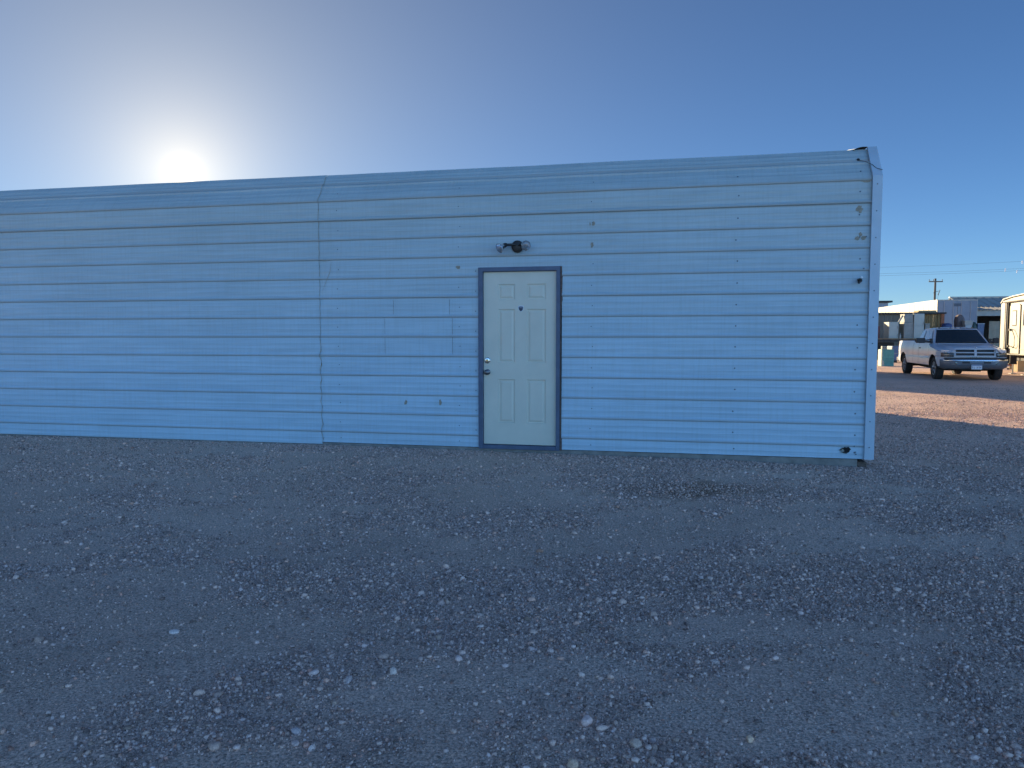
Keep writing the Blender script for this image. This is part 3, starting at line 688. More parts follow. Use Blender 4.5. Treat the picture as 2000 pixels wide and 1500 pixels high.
g = MB(); g.grid(lambda t, s: off(wsp(.06 + .86 * t, s * .925), (.010, 0, .006)), lin(0, 1, 6), lin(-1, 1, 15)); ws = g.build('windshield', M_glass, T, smooth=True)
w_ = MB()
for s0, s1 in ((-.75, -.06), (.0, .68)):
    w_.tube([off(wsp(.07, s0), (.03, 0, .015)), off(wsp(.12, (s0 + s1) / 2), (.032, 0, .02)), off(wsp(.10, s1), (.03, 0, .02))], .009, 5)
w_.build('wipers', M_black, ws)
MB().box(-1.02, -.98, -.10, .10, 1.60, 1.66).build('rear_view_mirror', M_black, ws)
for sg in (-1, 1):
    def sp(t, s):
        f = wsp(t, sg); r_ = (rb[0] * (1 - t) + rt[0] * t, sg * (rb[1] * (1 - t) + rt[1] * t), zb_ * (1 - t) + zr * t)
        return tuple(f[i] * (1 - s) + r_[i] * s + (sg * .03 * math.sin(math.pi * s) if i == 1 else 0) for i in range(3))
    for s0, s1 in ((.07, .53), (.60, .90)):
        g = MB(); g.grid(lambda t, s: off(sp(.05 + .82 * t, s0 + (s1 - s0) * s), (0, sg * .020, 0)), lin(0, 1, 5), lin(0, 1, 12)); g.build('side_window', M_glass2, T, smooth=True)
    # big black towing mirror
    m_ = MB(); m_.box(-.80, -.68, sg * (1.10 if sg < 0 else 1.02), sg * (1.38 if sg < 0 else 1.20), 1.24, 1.42); m_.build('mirror', M_black, T, bevel=.02)
    m_ = MB(); m_.tube([(-.70, sg * .90, 1.28), (-.72, sg * 1.16, 1.29)], .032, 8); m_.tube([(-.70, sg * .90, 1.36), (-.72, sg * 1.16, 1.34)], .02, 8); m_.box(-.80, -.60, sg * .885, sg * .935, 1.255, 1.40); m_.build('mirror_arm', M_black, T)
    # door seams, handle, side moulding
    m_ = MB()
    for x in (-.62, -1.95, -2.69):
        m_ = MB(); m_.grid(lambda z, k: (x + k * .014, sg * (sidey(x, z) + .002), z), lin(.50, 1.25, 10), [0, 1]); m_.build('door_seam', M_under, T)
    MB().box(-1.85, -1.68, sg * .985, sg * 1.012, 1.04, 1.075).build('door_handle', M_black, T)
    m_ = MB(); m_.grid(lambda x, k: (x, sg * (sidey(x, .70 + .05 * k) + .014 * (1 if 0 < k < 1 else .2)), .70 + .05 * k), [x for x in xs if -WB + .55 < x < -.56], [0, .25, .75, 1]); m_.build('side_moulding', M_body, T, smooth=True)
    MB().box(-.36, -.22, sg * 1.02, sg * 1.032, .88, .92).build('fender_badge', M_under, T)
    # wheels
for c in (0, -WB):
    for sg in (-1, 1):
        y0 = sg * 1.0; ax = (0, sg, 0)
        t_ = MB(); t_.lathe([(.215, -.20), (.34, -.245), (.372, -.235), (RW, -.20), (RW, -.055), (.372, -.012), (.34, 0), (.235, -.012), (.220, -.03)], (c, y0, RW), ax, 36, cap=False)
        wh = t_.build('wheel', M_tyre, T, smooth=True, angle=50)
        r_ = MB(); r_.lathe([(.222, -.03), (.205, -.06), (.19, -.10), (.06, -.075), (.055, -.02), (.03, -.015), (.0005, -.015)], (c, y0, RW), ax, 30, cap=False, mi=1)
        for k in range(5):
            a = k * 2 * math.pi / 5 + .3
            for d in (-.16, .16):
                pass
            p0 = (c + .05 * math.cos(a), y0 - sg * .035, RW + .05 * math.sin(a)); p1 = (c + .213 * math.cos(a), y0 - sg * .035, RW + .213 * math.sin(a))
            r_.tube([p0, p1], [.034, .026], 6)
        r_.lathe([(.226, -.018), (.222, -.010), (.212, -.012), (.208, -.05)], (c, y0, RW), ax, 36, cap=False)
        r_.build('rim', [M_rim, M_under], wh, smooth=True)
u_ = MB(); u_.box(-5.0, .55, -.52, -.40, .42, .58); u_.box(-5.0, .55, .40, .52, .42, .58); u_.tube([(0, -.75, RW - .02), (0, .75, RW - .02)], .06, 8); u_.tube([(-WB, -.75, RW), (-WB, .75, RW)], .065, 8)
u_.lathe([(.05, -.16), (.16, -.08), (.16, .08), (.05, .16)], (-WB, 0, RW), (1, 0, 0), 12); u_.box(-3.1, -2.2, .45, .75, .36, .55); u_.box(-.2, .5, -.3, .3, .30, .50); u_.tube([(-1.5, -.5, .33), (-4.6, -.62, .40)], .04, 8)
u_.box(-.55, -.35, -.9, .9, .5, 1.1); u_.build('chassis', M_under, T)
# front end
XG = .90
g = MB(); gl = []
op = [(-.565, -.035, .955, 1.035), (.035, .565, .955, 1.035), (-.565, -.035, .84, .92), (.035, .565, .84, .92)]
ysg = [-.62, -.565, -.035, .035, .565, .62]; zsg = [.80, .84, .92, .955, 1.035, 1.085]
def gx_(y, z): return XG - .10 * (y / .62) ** 2 * .6 + .02 - (z - .80) * .16
for ya, yb in zip(ysg[:-1], ysg[1:]):
    for za, zb2 in zip(zsg[:-1], zsg[1:]):
        cy, cz = (ya + yb) / 2, (za + zb2) / 2
        hole = any(o[0] < cy < o[1] and o[2] < cz < o[3] for o in op)
        if not hole: g.grid(lambda y, z: (gx_(y, z), y, z), lin(ya, yb, 5), [za, zb2])
        else:
            for (p, q) in (((ya, za), (yb, za)), ((ya, zb2), (yb, zb2)), ((ya, za), (ya, zb2)), ((yb, za), (yb, zb2))):
                g.add([(gx_(*p), *p), (gx_(*q), *q), (gx_(*q) - .06, *q), (gx_(*p) - .06, *p)], [(0, 1, 2, 3)])
gr = g.build('grille', mat('grille_paint', (.40, .40, .41), .35, .1), T, smooth=True, angle=30)
g = MB(); g.grid(lambda y, z: (gx_(y, z) - .06, y, z), lin(-.61, .61, 9), [.81, 1.07]); g.build('grille_mesh', M_black, gr)
MB().lathe([(.026, 0), (.022, .02), (.012, .03)], (gx_(0, 1.07) - .004, 0, 1.10), (.6, 0, .8), 8).build('hood_ornament', M_chrome, T)
g = MB()
for sg in (-1, 1): # fascia beside grille above and below the lamps
    g.grid(lambda y, z: (XG + .01 - .26 * max(0, (abs(y) - .5) / .5) ** 2 * .9, y, z), [sg * v for v in (.62, .70, .80, .90, .97)], [.775, .79])
    g.grid(lambda y, z: (XG - .03 - .26 * max(0, (abs(y) - .5) / .5) ** 2 * .9, y, z), [sg * v for v in (.60, .70, .80, .90, .955)], [.93, .985, 1.02])
g.box(XG - .12, XG - .06, -.64, .64, .70, .84); g.build('front_fascia', M_body, T, smooth=True)
for sg in (-1, 1):
    g = MB(); g.grid(lambda y, z: (XG + .012 - .26 * max(0, (abs(y) - .5) / .5) ** 2 * .9 - .03 * abs((z - .86) / .075) ** 3, y, z), [sg * v for v in (.635, .70, .76, .82, .88, .93, .97)], lin(.785, .935, 6))
    hl = g.build('headlight', M_lens, T, smooth=True)
    g = MB(); g.grid(lambda y, z: (XG + .016 - .26 * max(0, (abs(y) - .5) / .5) ** 2 * .9 - .03 * abs((z - .86) / .075) ** 3, y, z), [sg * v for v in (.905, .935, .975)], lin(.795, .925, 4)); g.build('turn_signal', mat('amber_lens', (.12, .07, .05), .2), hl, smooth=True)
# bumper: chrome lip over grey blade with openings, plate
def bx_(y): return XF + .12 - .30 * (abs(y) / 1.0) ** 3
by = lin(-1.0, 1.0, 33)
g = MB(); pr = [(-.10, .715), (-.015, .712), (.0, .69), (.0, .67), (-.01, .665)]
g.grid(lambda y, k: (bx_(y) + pr[k][0], y, pr[k][1]), by, list(range(5))); bl_ = g.build('bumper_lip', mat('bright_chrome', (.55, .56, .58), .25, 1), T, smooth=True)
g = MB(); pr2 = [(-.012, .668), (.004, .64), (.0, .56), (-.02, .50), (-.05, .44), (-.10, .40), (-.25, .38)]
g.grid(lambda y, k: (bx_(y) + pr2[k][0], y, pr2[k][1] + .04 * (abs(y) > .9)), by, list(range(7))); bmp = g.build('bumper', M_bump, T, smooth=True)
g = MB(); g.box(XG - .10, XG + .03, -.9, .9, .715, .775); g.build('bumper_gap', M_black, T)
for y0, y1 in ((-.42, -.20), (.20, .42)):
    g = MB(); g.grid(lambda y, z: (bx_(y) + .006, y, z), lin(y0, y1, 4), [.585, .645]); g.build('bumper_opening', M_black, bmp)
for sg in (-1, 1):
    g = MB(); g.lathe([(.05, 0), (.045, .012), (.02, .016)], (bx_(.58) - .004, sg * .58, .59), (1, 0, 0), 14); g.build('fog_lamp', M_lens, bmp, smooth=True)
    g = MB(); g.grid(lambda y, z: (bx_(y) + .004, y, z), [sg * v for v in (.45, .55, .66, .72)], [.53, .645]); g.build('fog_lamp_panel', M_bump, bmp)
g = MB(); g.box(XF + .125, XF + .133, -.155, .155, .395, .55); pl = g.build('license_plate', mat('plate_white', (.62, .64, .66), .5), T)
g = MB(); g.box(XF + .1335, XF + .1345, -.150, .150, .515, .545); g.build('plate_band', mat('plate_blue', (.10, .16, .30), .5), pl)
g = MB(); x_ = XF + .1345
for k, ch in enumerate(('H', 'F', 'H', ' ', 'L', 'R')):
    y = .122 - k * .046
    if ch == ' ': continue
    g.box(XF + .1335, x_, y - .006, y, .42, .49)
    if ch in 'HR': g.box(XF + .1335, x_, y - .030, y - .024, .42, .49)
    if ch in 'HFR': g.box(XF + .1335, x_, y - .024, y - .006, .452, .460)
    if ch in 'FR': g.box(XF + .1335, x_, y - .026, y - .006, .483, .49)
    if ch == 'L': g.box(XF + .1335, x_, y - .026, y - .006, .42, .427)
g.build('plate_characters', mat('plate_ink', (.03, .05, .10), .5), pl)
for y in (-.52, -.16, 0, .16, .52): MB().lathe([(.035, -.03), (.03, .0), (.012, .022)], (-1.27, y, 1.795 - .03 * abs(y)), (.25, 0, 1), 10).build('roof_marker_light', mat('marker_amber', (.10, .035, .015), .3), T)
MB().tube([(-.42, -.78, 1.15), (-.55, -.82, 1.95)], .004, 5).build('antenna', M_black, T)
for sg in (-1, 1): MB().box(XRR - .012, XRR + .01, sg * .80, sg * .92, .88, 1.22).build('tail_light', mat('tail_red', (.25, .01, .01), .3), T)
MB().box(XRR - .20, XRR - .02, -.95, .95, .48, .64).build('rear_bumper', M_chrome, T, bevel=.02)

# ------------------------------------------------------------------ the yard beyond
YAW = math.atan(KW); wv = Vector((WV[0], WV[1], 0)); nv = Vector((NV[0], NV[1], 0))
def zat(py, Y): return atY(1500, py, Y).z
M_white = mat('white_sheet', (.42, .40, .35), .5, noise=.18, nscale=1.5, bump=.1, bscale=3)
M_white2 = mat('white_enamel', (.36, .40, .36), .4, noise=.12, nscale=2)
M_grime = mat('stained_white', (.27, .28, .25), .6, noise=.3, nscale=2)
M_cream = mat('cream_gelcoat', (.42, .39, .31), .35, noise=.06, nscale=1.5)
M_plank = mat('grey_planks', (.21, .19, .15), .85, noise=.4, nscale=3, stretch=(6, 6, .6))
M_plank2 = mat('brown_planks', (.27, .17, .07), .85, noise=.45, nscale=3, stretch=(6, 6, .6))
M_orange = mat('rusty_orange_post', (.36, .12, .05), .7, noise=.3)
M_iron = mat('dark_iron', (.035, .032, .03), .7, noise=.3)
M_teal = mat('teal_paint', (.09, .32, .29), .55, noise=.25, nscale=6)
M_foil = mat('torn_white_paint', (.36, .42, .37), .6, noise=.2, nscale=9)
M_blue = mat('blue_tarp', (.05, .08, .20), .5, noise=.35, nscale=5)
M_bluegrey = mat('blue_grey_metal', (.10, .15, .24), .5, noise=.3, nscale=5)
M_red = mat('maroon_paint', (.13, .04, .035), .6, noise=.3)
M_tan = mat('tan_board', (.34, .24, .13), .8, noise=.2, nscale=4)
M_wood = mat('weathered_board', (.30, .20, .11), .85, noise=.35, nscale=5)

# white box trailer, seen from its rear corner
p = atY(1829, 640, 53)
t = thing('box_trailer', 'long white box trailer with grey rear end and small plate high on it', 'trailer', (p.x, p.y, 0), YAW)
W_, L_ = 2.62, 16.0
b = MB(); b.box(0, W_, 0, L_, 1.10, 4.06)
for k in range(14): b.box(-.012, -.001, .6 + k * 1.1, .66 + k * 1.1, 1.15, 3.98)
b.build('body', M_white, t)
b = MB(); b.box(-.02, W_ + .02, -.03, L_, 4.062, 4.10); b.box(-.02, W_ + .02, -.03, L_, 1.02, 1.098); b.build('rail', M_grey, t)
b = MB(); b.box(.05, W_ / 2 - .015, -.03, -.002, 1.15, 4.0); b.box(W_ / 2 + .015, W_ - .05, -.03, -.002, 1.15, 4.0)
dd = b.build('rear_door', mat('grey_door_paint', (.21, .25, .30), .5, noise=.15, nscale=1.5), t)
b = MB()
for x in (.45, 1.05, W_ - 1.05, W_ - .45): b.tube([(x, -.05, 1.2), (x, -.05, 3.95)], .018, 6)
b.build('lock_rod', M_grey, dd)
b = MB(); b.box(1.05, 1.55, -.055, -.032, 3.62, 3.82); b.build('name_plate', mat('dark_plate', (.06, .08, .11), .5), dd)
for y in (2.2, 3.5):
    for x in (.18, W_ - .42):
        c_ = MB(); c_.lathe([(.30, 0), (.50, .02), (.52, .06), (.52, .22), (.50, .26), (.30, .27)], (x, y, .52), (1, 0, 0), 24); c_.build('wheel', M_tyre, t, smooth=True)
b = MB(); b.box(.3, .45, .3, L_ - .3, .8, 1.02); b.box(W_ - .45, W_ - .3, .3, L_ - .3, .8, 1.02); b.box(.3, W_ - .3, -.02, .06, .55, .65); b.build('chassis', M_iron, t)

# grey building far behind at the left
p = atY(1733, 640, 76)
t = thing('metal_shed', 'distant blue grey shed with dark flat roof edge, left of the box trailer', 'shed', (p.x, p.y, 0), YAW)
b = MB(); b.box(-9, 0, 0, 9, 0, 4.95)
for k in range(36): b.box(-8.95 + k * .25, -8.90 + k * .25, -.02, -.001, .1, 4.9)
b.build('wall', mat('blue_grey_siding', (.30, .35, .40), .55), t)
MB().box(-9.2, .35, -.3, 9.2, 4.96, 5.14).build('roof', M_iron, t)

# plank shed in front of the trailer
p = atY(1690, 640, 49); X0 = p.x
def ux(px, Y): # local x of the pixel column on a front face through (X0,49) direction w
    q = (px - 1000) / FPX; return (q * p.y - p.x) / (WV[0] - q * WV[1])
t = thing('plank_shed', 'long low shed of weathered vertical planks under a dark flat roof behind the pickup', 'shed', (p.x, p.y, 0), YAW)
zr_ = 2.93
def planks(a, b_, z0, z1, m):
    q = MB(); x = a; i = 0
    while x < b_ - .01:
        w1 = random.uniform(.11, .17); x2 = min(b_, x + w1); q.box(x, x2 - .012, -.004 * (i % 3), .03, z0, z1 - random.uniform(0, .03)); x = x2; i += 1
    return q.build('plank_wall', m, t)
planks(-3, ux(1803, 49), 0, zr_, M_plank); planks(ux(1803, 49), ux(1834, 49), 1.95, zr_, M_plank2)
MB().box(ux(1834, 49), ux(1840.5, 49), -.10, .12, 0, zr_ - .002).build('corner_post', M_orange, t)
MB().box(ux(1828, 49), ux(1833.5, 49), -.05, .08, 0, zr_ - .004).build('post', M_plank2, t)
MB().box(-3, ux(1842.5, 49), -.25, 2.6, zr_, zr_ + .10).build('roof', M_iron, t)
MB().box(-3, ux(1840, 49), 2.5, 2.56, 0, zr_ - .005).build('back_wall', M_plank, t)
MB().box(ux(1815, 49), ux(1832, 49), .25, .9, 0, 2.1).build('opening_shade', M_blue, t)  # dark blue box put in for the shade inside the opening
q = MB(); q.box(ux(1790, 49), ux(1828, 49), .1, 1.1, zr_ + .104, zr_ + .14); q.box(ux(1792, 49), ux(1827, 49), .12, 1.0, zr_ + .142, zr_ + .24); o = q.build('board_stack', M_tan)
o.location = t.location; o.rotation_euler = t.rotation_euler; tag(o, 'stack of tan boards lying on the plank shed roof', 'boards')

# flatbed trailer with old cabinets and coolers
Yf = 45.0; p = atY(1690, 640, Yf)
def uf(px):
    q = (px - 1000) / FPX; return (q * p.y - p.x) / (WV[0] - q * WV[1])
t = thing('flatbed_trailer', 'dark flatbed trailer carrying old white cabinets behind the pickup bed', 'trailer', (p.x, p.y, 0), YAW)
zd = 1.34
q = MB(); q.box(-1, uf(1834), -.1, 2.2, zd - .05, zd); q.build('deck', M_wood, t)
q = MB(); q.box(-1, uf(1834), -.12, .02, zd - .20, zd - .052); q.box(-1, uf(1834), 2.0, 2.1, zd - .2, zd - .052)
for k in range(8): q.box(-.9 + k * .65, -.82 + k * .65, .03, 1.98, zd - .18, zd - .054)
q.build('frame', M_iron, t)
for px in (1722, 1741, 1762):
    q = MB(); q.lathe([(.22, 0), (.40, .02), (.43, .06), (.43, .2), (.40, .24), (.22, .25)], (uf(px), .28, .43), (0, -1, 0), 24); q.build('wheel', M_tyre, t, smooth=True)
q = MB(); q.box(uf(1700), uf(1748), .3, 1.4, .55, 1.1); q.box(uf(1770), uf(1785), .2, 1.2, .3, 1.08); q.build('tool_box', M_iron, t)
def onbed(name, x0, x1, y0, y1, z0, z1, m, lab, cat, fn=None, grp=None):
    o = thing(name, lab, cat, tuple(t.matrix_basis @ Vector((0, 0, 0)) if False else (t.location.x + WV[0] * x0 + NV[0] * y0, t.location.y + WV[1] * x0 + NV[1] * y0, z0)), YAW)
    fn(o, x1 - x0, y1 - y0, z1 - z0, m); return o
def cabinet(o, w_, d, h, m):
    q = MB(); q.box(0, w_, .03, d, 0, h); q.build('body', m, o, bevel=.012)
    for a, b2 in ((.02, h * .5 - .01), (h * .5 + .01, h - .02)):
        dr = MB().box(.015, w_ - .015, 0, .029, a, b2).build('door', m, o, bevel=.006)
        MB().box(w_ - .07, w_ - .045, -.03, -.001, a + .08, a + .26).build('handle', M_grime, dr)
def chest(o, w_, d, h, m):
    MB().box(0, w_, 0, d, 0, h - .05).build('body', m, o, bevel=.015)
    MB().box(-.01, w_ + .01, -.01, d + .01, h - .048, h).build('lid', m, o, bevel=.01)
onbed('cabinet', uf(1735), uf(1754), .1, 1.25, zd, zat(629, Yf), M_white2, 'pale cream cabinet standing leftmost on the flatbed trailer', 'cabinet', cabinet)
onbed('cabinet', uf(1764.5), uf(1783), .12, 1.0, zd, zat(630, Yf), M_grime, 'grey stained cabinet in the middle of the flatbed with a box on top', 'cabinet', cabinet)
onbed('storage_box', uf(1765.5), uf(1782), .15, 1.0, zat(629.9, Yf), zat(613.5, Yf), M_grime, 'grey box stacked on the middle cabinet of the flatbed', 'box', chest)
onbed('tall_cabinet', uf(1783.5), uf(1804), .1, 1.0, zd, zat(613, Yf), M_white2, 'tallest pale green white cabinet on the flatbed, beside the stacked grey ones', 'cabinet', cabinet)
onbed('cooler', uf(1806), uf(1815), .1, .6, zd, zat(632, Yf), M_grime, 'small grey cooler right of the tallest cabinet', 'cooler', chest)
def drum(o, w_, d, h, m):
    r = w_ / 2; q = MB(); pr = [(r * .9, 0), (r, .02)]
    for k in (1, 2): pr += [(r, h * k / 3 - .02), (r * 1.04, h * k / 3), (r, h * k / 3 + .02)]
    pr += [(r, h - .03), (r * 1.03, h - .01), (r * .95, h)]
    q.lathe(pr, (r, r, 0), (0, 0, 1), 24); q.build('body', m, o, smooth=True); MB().lathe([(r * .9, 0), (r * .9, .02), (.05, .025)], (r, r, h + .001), (0, 0, 1), 20).build('lid', M_grime, o, smooth=True)
onbed('drum', uf(1706), uf(1719), .1, .6, zd, zat(637, Yf), M_red, 'dark maroon drum at the left end of the flatbed', 'drum', drum)
def jug(o, w_, d, h, m):
    r = w_ / 2; MB().lathe([(r * .9, 0), (r, .02), (r, h * .6), (r * .4, h * .8), (r * .35, h)], (r, r, 0), (0, 0, 1), 14).build('body', m, o, smooth=True); MB().lathe([(r * .42, 0), (r * .42, .04)], (r, r, h), (0, 0, 1), 10).build('lid', M_blue, o)
onbed('jug', uf(1756.5), uf(1760.5), .15, .3, zd, zat(651, Yf), M_white, 'small white jug between the two lower cabinets on the flatbed', 'jug', jug)
def panel(o, w_, d, h, m):
    q = MB(); M_ = Matrix.Rotation(R(28), 4, 'Y'); q.box(0, w_, 0, .05, 0, h, M=M_); q.build('sheet', m, o); q = MB(); q.box(0, w_, -.012, -.001, h - .04, h, M=M_); q.build('edge', M_grime, o)
onbed('leaning_sheet', uf(1754.5), uf(1758), .3, .4, zat(629, Yf) + .01, zat(614, Yf), M_white, 'bent white sheet tilted between the flatbed cabinet tops', 'metal sheet', panel)

# teal cabinet on the ground
p = atY(1722, 700, 36.2)
t = thing('metal_cabinet', 'teal green metal cabinet with peeling white side on the gravel left of the pickup', 'cabinet', (p.x, p.y, -.01), YAW)
q = MB(); q.box(0, .56, 0, .62, .0, .83); q.build('body', M_teal, t, bevel=.01)
q = MB(); q.box(-.012, -.001, .02, .60, .03, .82); q.build('side_panel', M_foil, t)
q = MB(); pts = [(.0, .82), (.05, .79), (.03, .64), (.06, .55), (.02, .42), (.045, .30), (.10, .24), (.13, .05), (.05, .0), (0, .02)]
q.prism(pts, -.014, -.001); q.build('peeling_sheet', M_foil, t)
MB().box(.02, .54, -.010, -.0005, .40, .405).build('door_gap', M_iron, t)
p2 = t.location + wv * .03 + nv * .1
t2 = thing('small_box', 'small cream electrical box with two dark sockets sitting on the teal cabinet', 'box', (p2.x, p2.y, .822), YAW)
q = MB(); q.box(0, .20, 0, .2, 0, .16); q.build('body', M_cream, t2, bevel=.01)
for x in (.06, .14): MB().lathe([(.028, 0), (.028, .006)], (x, 0, .08), (0, -1, 0), 12).build('socket', M_iron, t2)
p = atY(1742, 690, 41)
t = thing('steel_tank', 'low blue grey steel tank on skids behind the teal cabinet', 'tank', (p.x, p.y, 0), YAW)
q = MB(); q.box(0, 2.6, 0, 1.0, .12, .93); q.build('body', M_bluegrey, t, bevel=.05)
q = MB(); q.box(.1, .3, .05, .95, 0, .12); q.build('skid', M_iron, t); MB().box(2.2, 2.4, .05, .95, 0, .12).build('skid', M_iron, t)
MB().box(-.01, 2.61, -.02, -.001, .50, .54).build('band', M_grime, t)

# stacked stores in front of the trailer end
Ys = 47.5; p = atY(1842, 640, Ys)
def us_(px):
    q = (px - 1000) / FPX; return (q * p.y - p.x) / (WV[0] - q * WV[1])
def place(px, y, z): x = us_(px); return (p.x + WV[0] * x + NV[0] * y, p.y + WV[1] * x + NV[1] * y, z)
pz = 1.92
for i, px in enumerate((1843, 1863, 1883)):
    t = thing('pallet_stack', ['stack of grey pallets under a blue tarp behind the pickup roof', 'middle stack of grey pallets between the blue tarp and the white bins', 'stack of grey pallets under the white bins behind the pickup'][i], 'pallets', place(px, 0, 0), YAW)
    for k in range(12):
        q = MB()
        for m_ in range(5): q.box(0, .62, m_ * .2, m_ * .2 + .12, k * .16 + .12, k * .16 + .14)
        for x in (.0, .27, .54): q.box(x, x + .08, 0, .92, k * .16, k * .16 + .118)
        q.build('pallet', M_wood, t)
def heap(name, lab, cat, px0, px1, y0, dd_, z0, z1, m, seed):
    rr = np.random.default_rng(seed); bm = bmesh.new(); bmesh.ops.create_icosphere(bm, subdivisions=3, radius=1)
    w_ = us_(px1) - us_(px0)
    for v in bm.verts:
        c = v.co; k = 1 + .22 * (float(fbm(c.x * 2 + seed, c.y * 2 + c.z * 1.3, 3)) - .5)
        v.co = Vector((np.sign(c.x) * abs(c.x) ** .6 * w_ / 2 * k + w_ / 2, np.sign(c.y) * abs(c.y) ** .6 * dd_ / 2 * k + dd_ / 2, max(0, (c.z + .45) / 1.45) ** .8 * (z1 - z0) * k))
    me = bpy.data.meshes.new(name); bm.to_mesh(me); bm.free(); me.materials.append(m); o = bpy.data.objects.new(name, me); COL.objects.link(o)
    o.location = place(px0, y0, z0); o.rotation_euler = (0, 0, YAW); return tag(o, lab, cat)
heap('tarp', 'crumpled blue tarp heaped on the pallets left of the name plate', 'tarp', 1841, 1860, 0, .9, pz, zat(631, Ys), M_blue, 3)
heap('fabric_bundle', 'brown bundle of cloth above the white bins in front of the grey trailer end', 'cloth bundle', 1872, 1890, .5, .7, pz + .12, zat(615, Ys), mat('brown_cloth', (.17, .13, .12), .9, noise=.3), 5)
heap('plastic_sack', 'dark green plastic sack beside the white bins', 'sack', 1896, 1908, 0, .5, 1.6, zat(630, Ys), mat('green_plastic', (.03, .06, .045), .5), 9)
def bin_(lab, px0, px1, y, z0, z1, m, ml):
    t = thing('plastic_bin', lab, 'bin', place(px0, y, z0), YAW); w_ = us_(px1) - us_(px0); h = z1 - z0
    q = MB(); q.add([(.03, .03, 0), (w_ - .03, .03, 0), (w_ - .03, .45, 0), (.03, .45, 0), (0, 0, h - .04), (w_, 0, h - .04), (w_, .48, h - .04), (0, .48, h - .04)], [(0, 3, 2, 1), (0, 1, 5, 4), (1, 2, 6, 5), (2, 3, 7, 6), (3, 0, 4, 7), (4, 5, 6, 7)]); q.build('body', m, t)
    MB().box(-.02, w_ + .02, -.02, .5, h - .038, h).build('lid', ml, t, bevel=.008)
M_clear = mat('clear_plastic', (.38, .44, .46), .3)
bin_('clear plastic tub at the bottom of the two stacked bins', 1883, 1896, 0, pz + .02, zat(634, Ys), M_clear, M_white)
bin_('white bin stacked on the clear tub in front of the grey trailer end', 1881, 1898, -.01, zat(634, Ys) + .004, zat(626, Ys), M_white, M_white)
bin_('pale blue bin on the ground stack right of the green sack', 1907, 1920, 0, 1.35, zat(632, Ys), M_bluegrey, M_clear)
t = thing('shelf_rack', 'dark shelf rack holding the green sack and the pale blue bin', 'rack', place(1896, 0, 0), YAW)
w_ = us_(1921) - us_(1896)
for z in (.3, .95): MB().box(0, w_, 0, .5, z - .03, z).build('shelf', M_iron, t)
MB().box(0, w_ * .47, 0, .5, 1.57, 1.597).build('shelf', M_iron, t); MB().box(w_ * .43 + .07, w_, 0, .5, 1.32, 1.347).build('shelf', M_iron, t)
for x in (0, w_ - .04):
    for y in (0, .46): MB().box(x, x + .04, y, y + .04, 0, 1.318).build('post', M_iron, t)

# open metal shed with ribbed awning
Yo = 54.5; p = atY(1905, 640, Yo)
t = thing('open_shed', 'open fronted metal shed with a sunlit ribbed awning and white ridge between the trailers', 'shed', (p.x, p.y, 0), YAW)
Lw = 10.5; zf0, zf1 = 2.98, 3.42
MB().box(0, Lw, -.02, .02, zf0, zf1).build('fascia', M_white, t)
def ribroof(name, y0, z0, y1, z1, m, pitch=.30):
    q = MB(); prof = []; x = 0
    while x < Lw:
        for dx, dz in ((0, 0), (.06, .045), (.12, .045), (.18, 0)):
            prof.append((x + dx, dz))
        x += pitch
    q.grid(lambda a, k: (prof[a][0], (y0, y1)[k], (z0, z1)[k] + prof[a][1]), list(range(len(prof))), [0, 1]); return q.build(name, m, t, solid=.006, fix=False)
ribroof('awning', -.25, zf1 - .02, 2.3, zf1 + .30, M_white)
ribroof('roof', 2.3, zf1 + .33, 5.3, 4.55, M_white, .6)
MB().box(0, Lw, 5.2, 5.5, 4.57, 4.67).build('ridge_cap', M_white, t)
ribroof('roof', 5.4, 4.52, 8.6, 3.6, M_white, .6)
MB().prismx([(.0, 0), (8.5, 0), (8.5, 3.58), (5.4, 4.48), (2.3, zf1 + .28), (.05, zf1 - .05)], Lw - .05, Lw - .001).build('side_wall', M_white, t)
MB().prismx([(2.2, 0), (8.5, 0), (8.5, 3.58), (5.4, 4.48), (2.3, zf1 + .28)], 0, .05).build('side_wall', M_grey, t)
MB().box(.05, Lw - .05, 8.4, 8.45, 0, 3.3).build('back_wall', M_iron, t)
for x in (.0, 3.4, 6.8, Lw - .1): MB().box(x + .0, x + .1, -.0 + .03, .13, 0, zf1 - .03).build('post', M_iron, t)
q = (1923 - 1000) / FPX
o = thing('plywood_door', 'tan wooden door leaning in the dark opening of the metal shed', 'door', (p.x + WV[0] * 1.15 + NV[0] * .6, p.y + WV[1] * 1.15 + NV[1] * .6, .35), YAW)
MB().box(0, .72, 0, .05, 0, 2.25).build('leaf', mat('plywood', (.42, .34, .24), .8, noise=.25, nscale=3), o)
MB().lathe([(.03, 0), (.035, .04), (.02, .05)], (.54, -.001, 1.0), (0, -1, 0), 12).build('knob', M_iron, o)
o = thing('workbench', 'low dark workbench under the leaning door in the open shed', 'workbench', (p.x + WV[0] * .6 + NV[0] * .4, p.y + WV[1] * .6 + NV[1] * .4, 0), YAW)
MB().box(0, 1.9, 0, .8, .30, .349).build('top', M_wood, o)
for x in (.05, 1.75):
    for y in (.05, .67): MB().box(x, x + .08, y, y + .08, 0, .299).build('leg', M_iron, o)

# travel trailer at the right edge
P0 = Vector((19.57, 29.5, 0)); dirn = Vector((-.2031, -.979, 0)); LR = 7.5
t = thing('travel_trailer', 'cream travel trailer with a side door and grab handle at the right edge', 'travel trailer', tuple(P0), math.atan2(dirn.y, dirn.x))
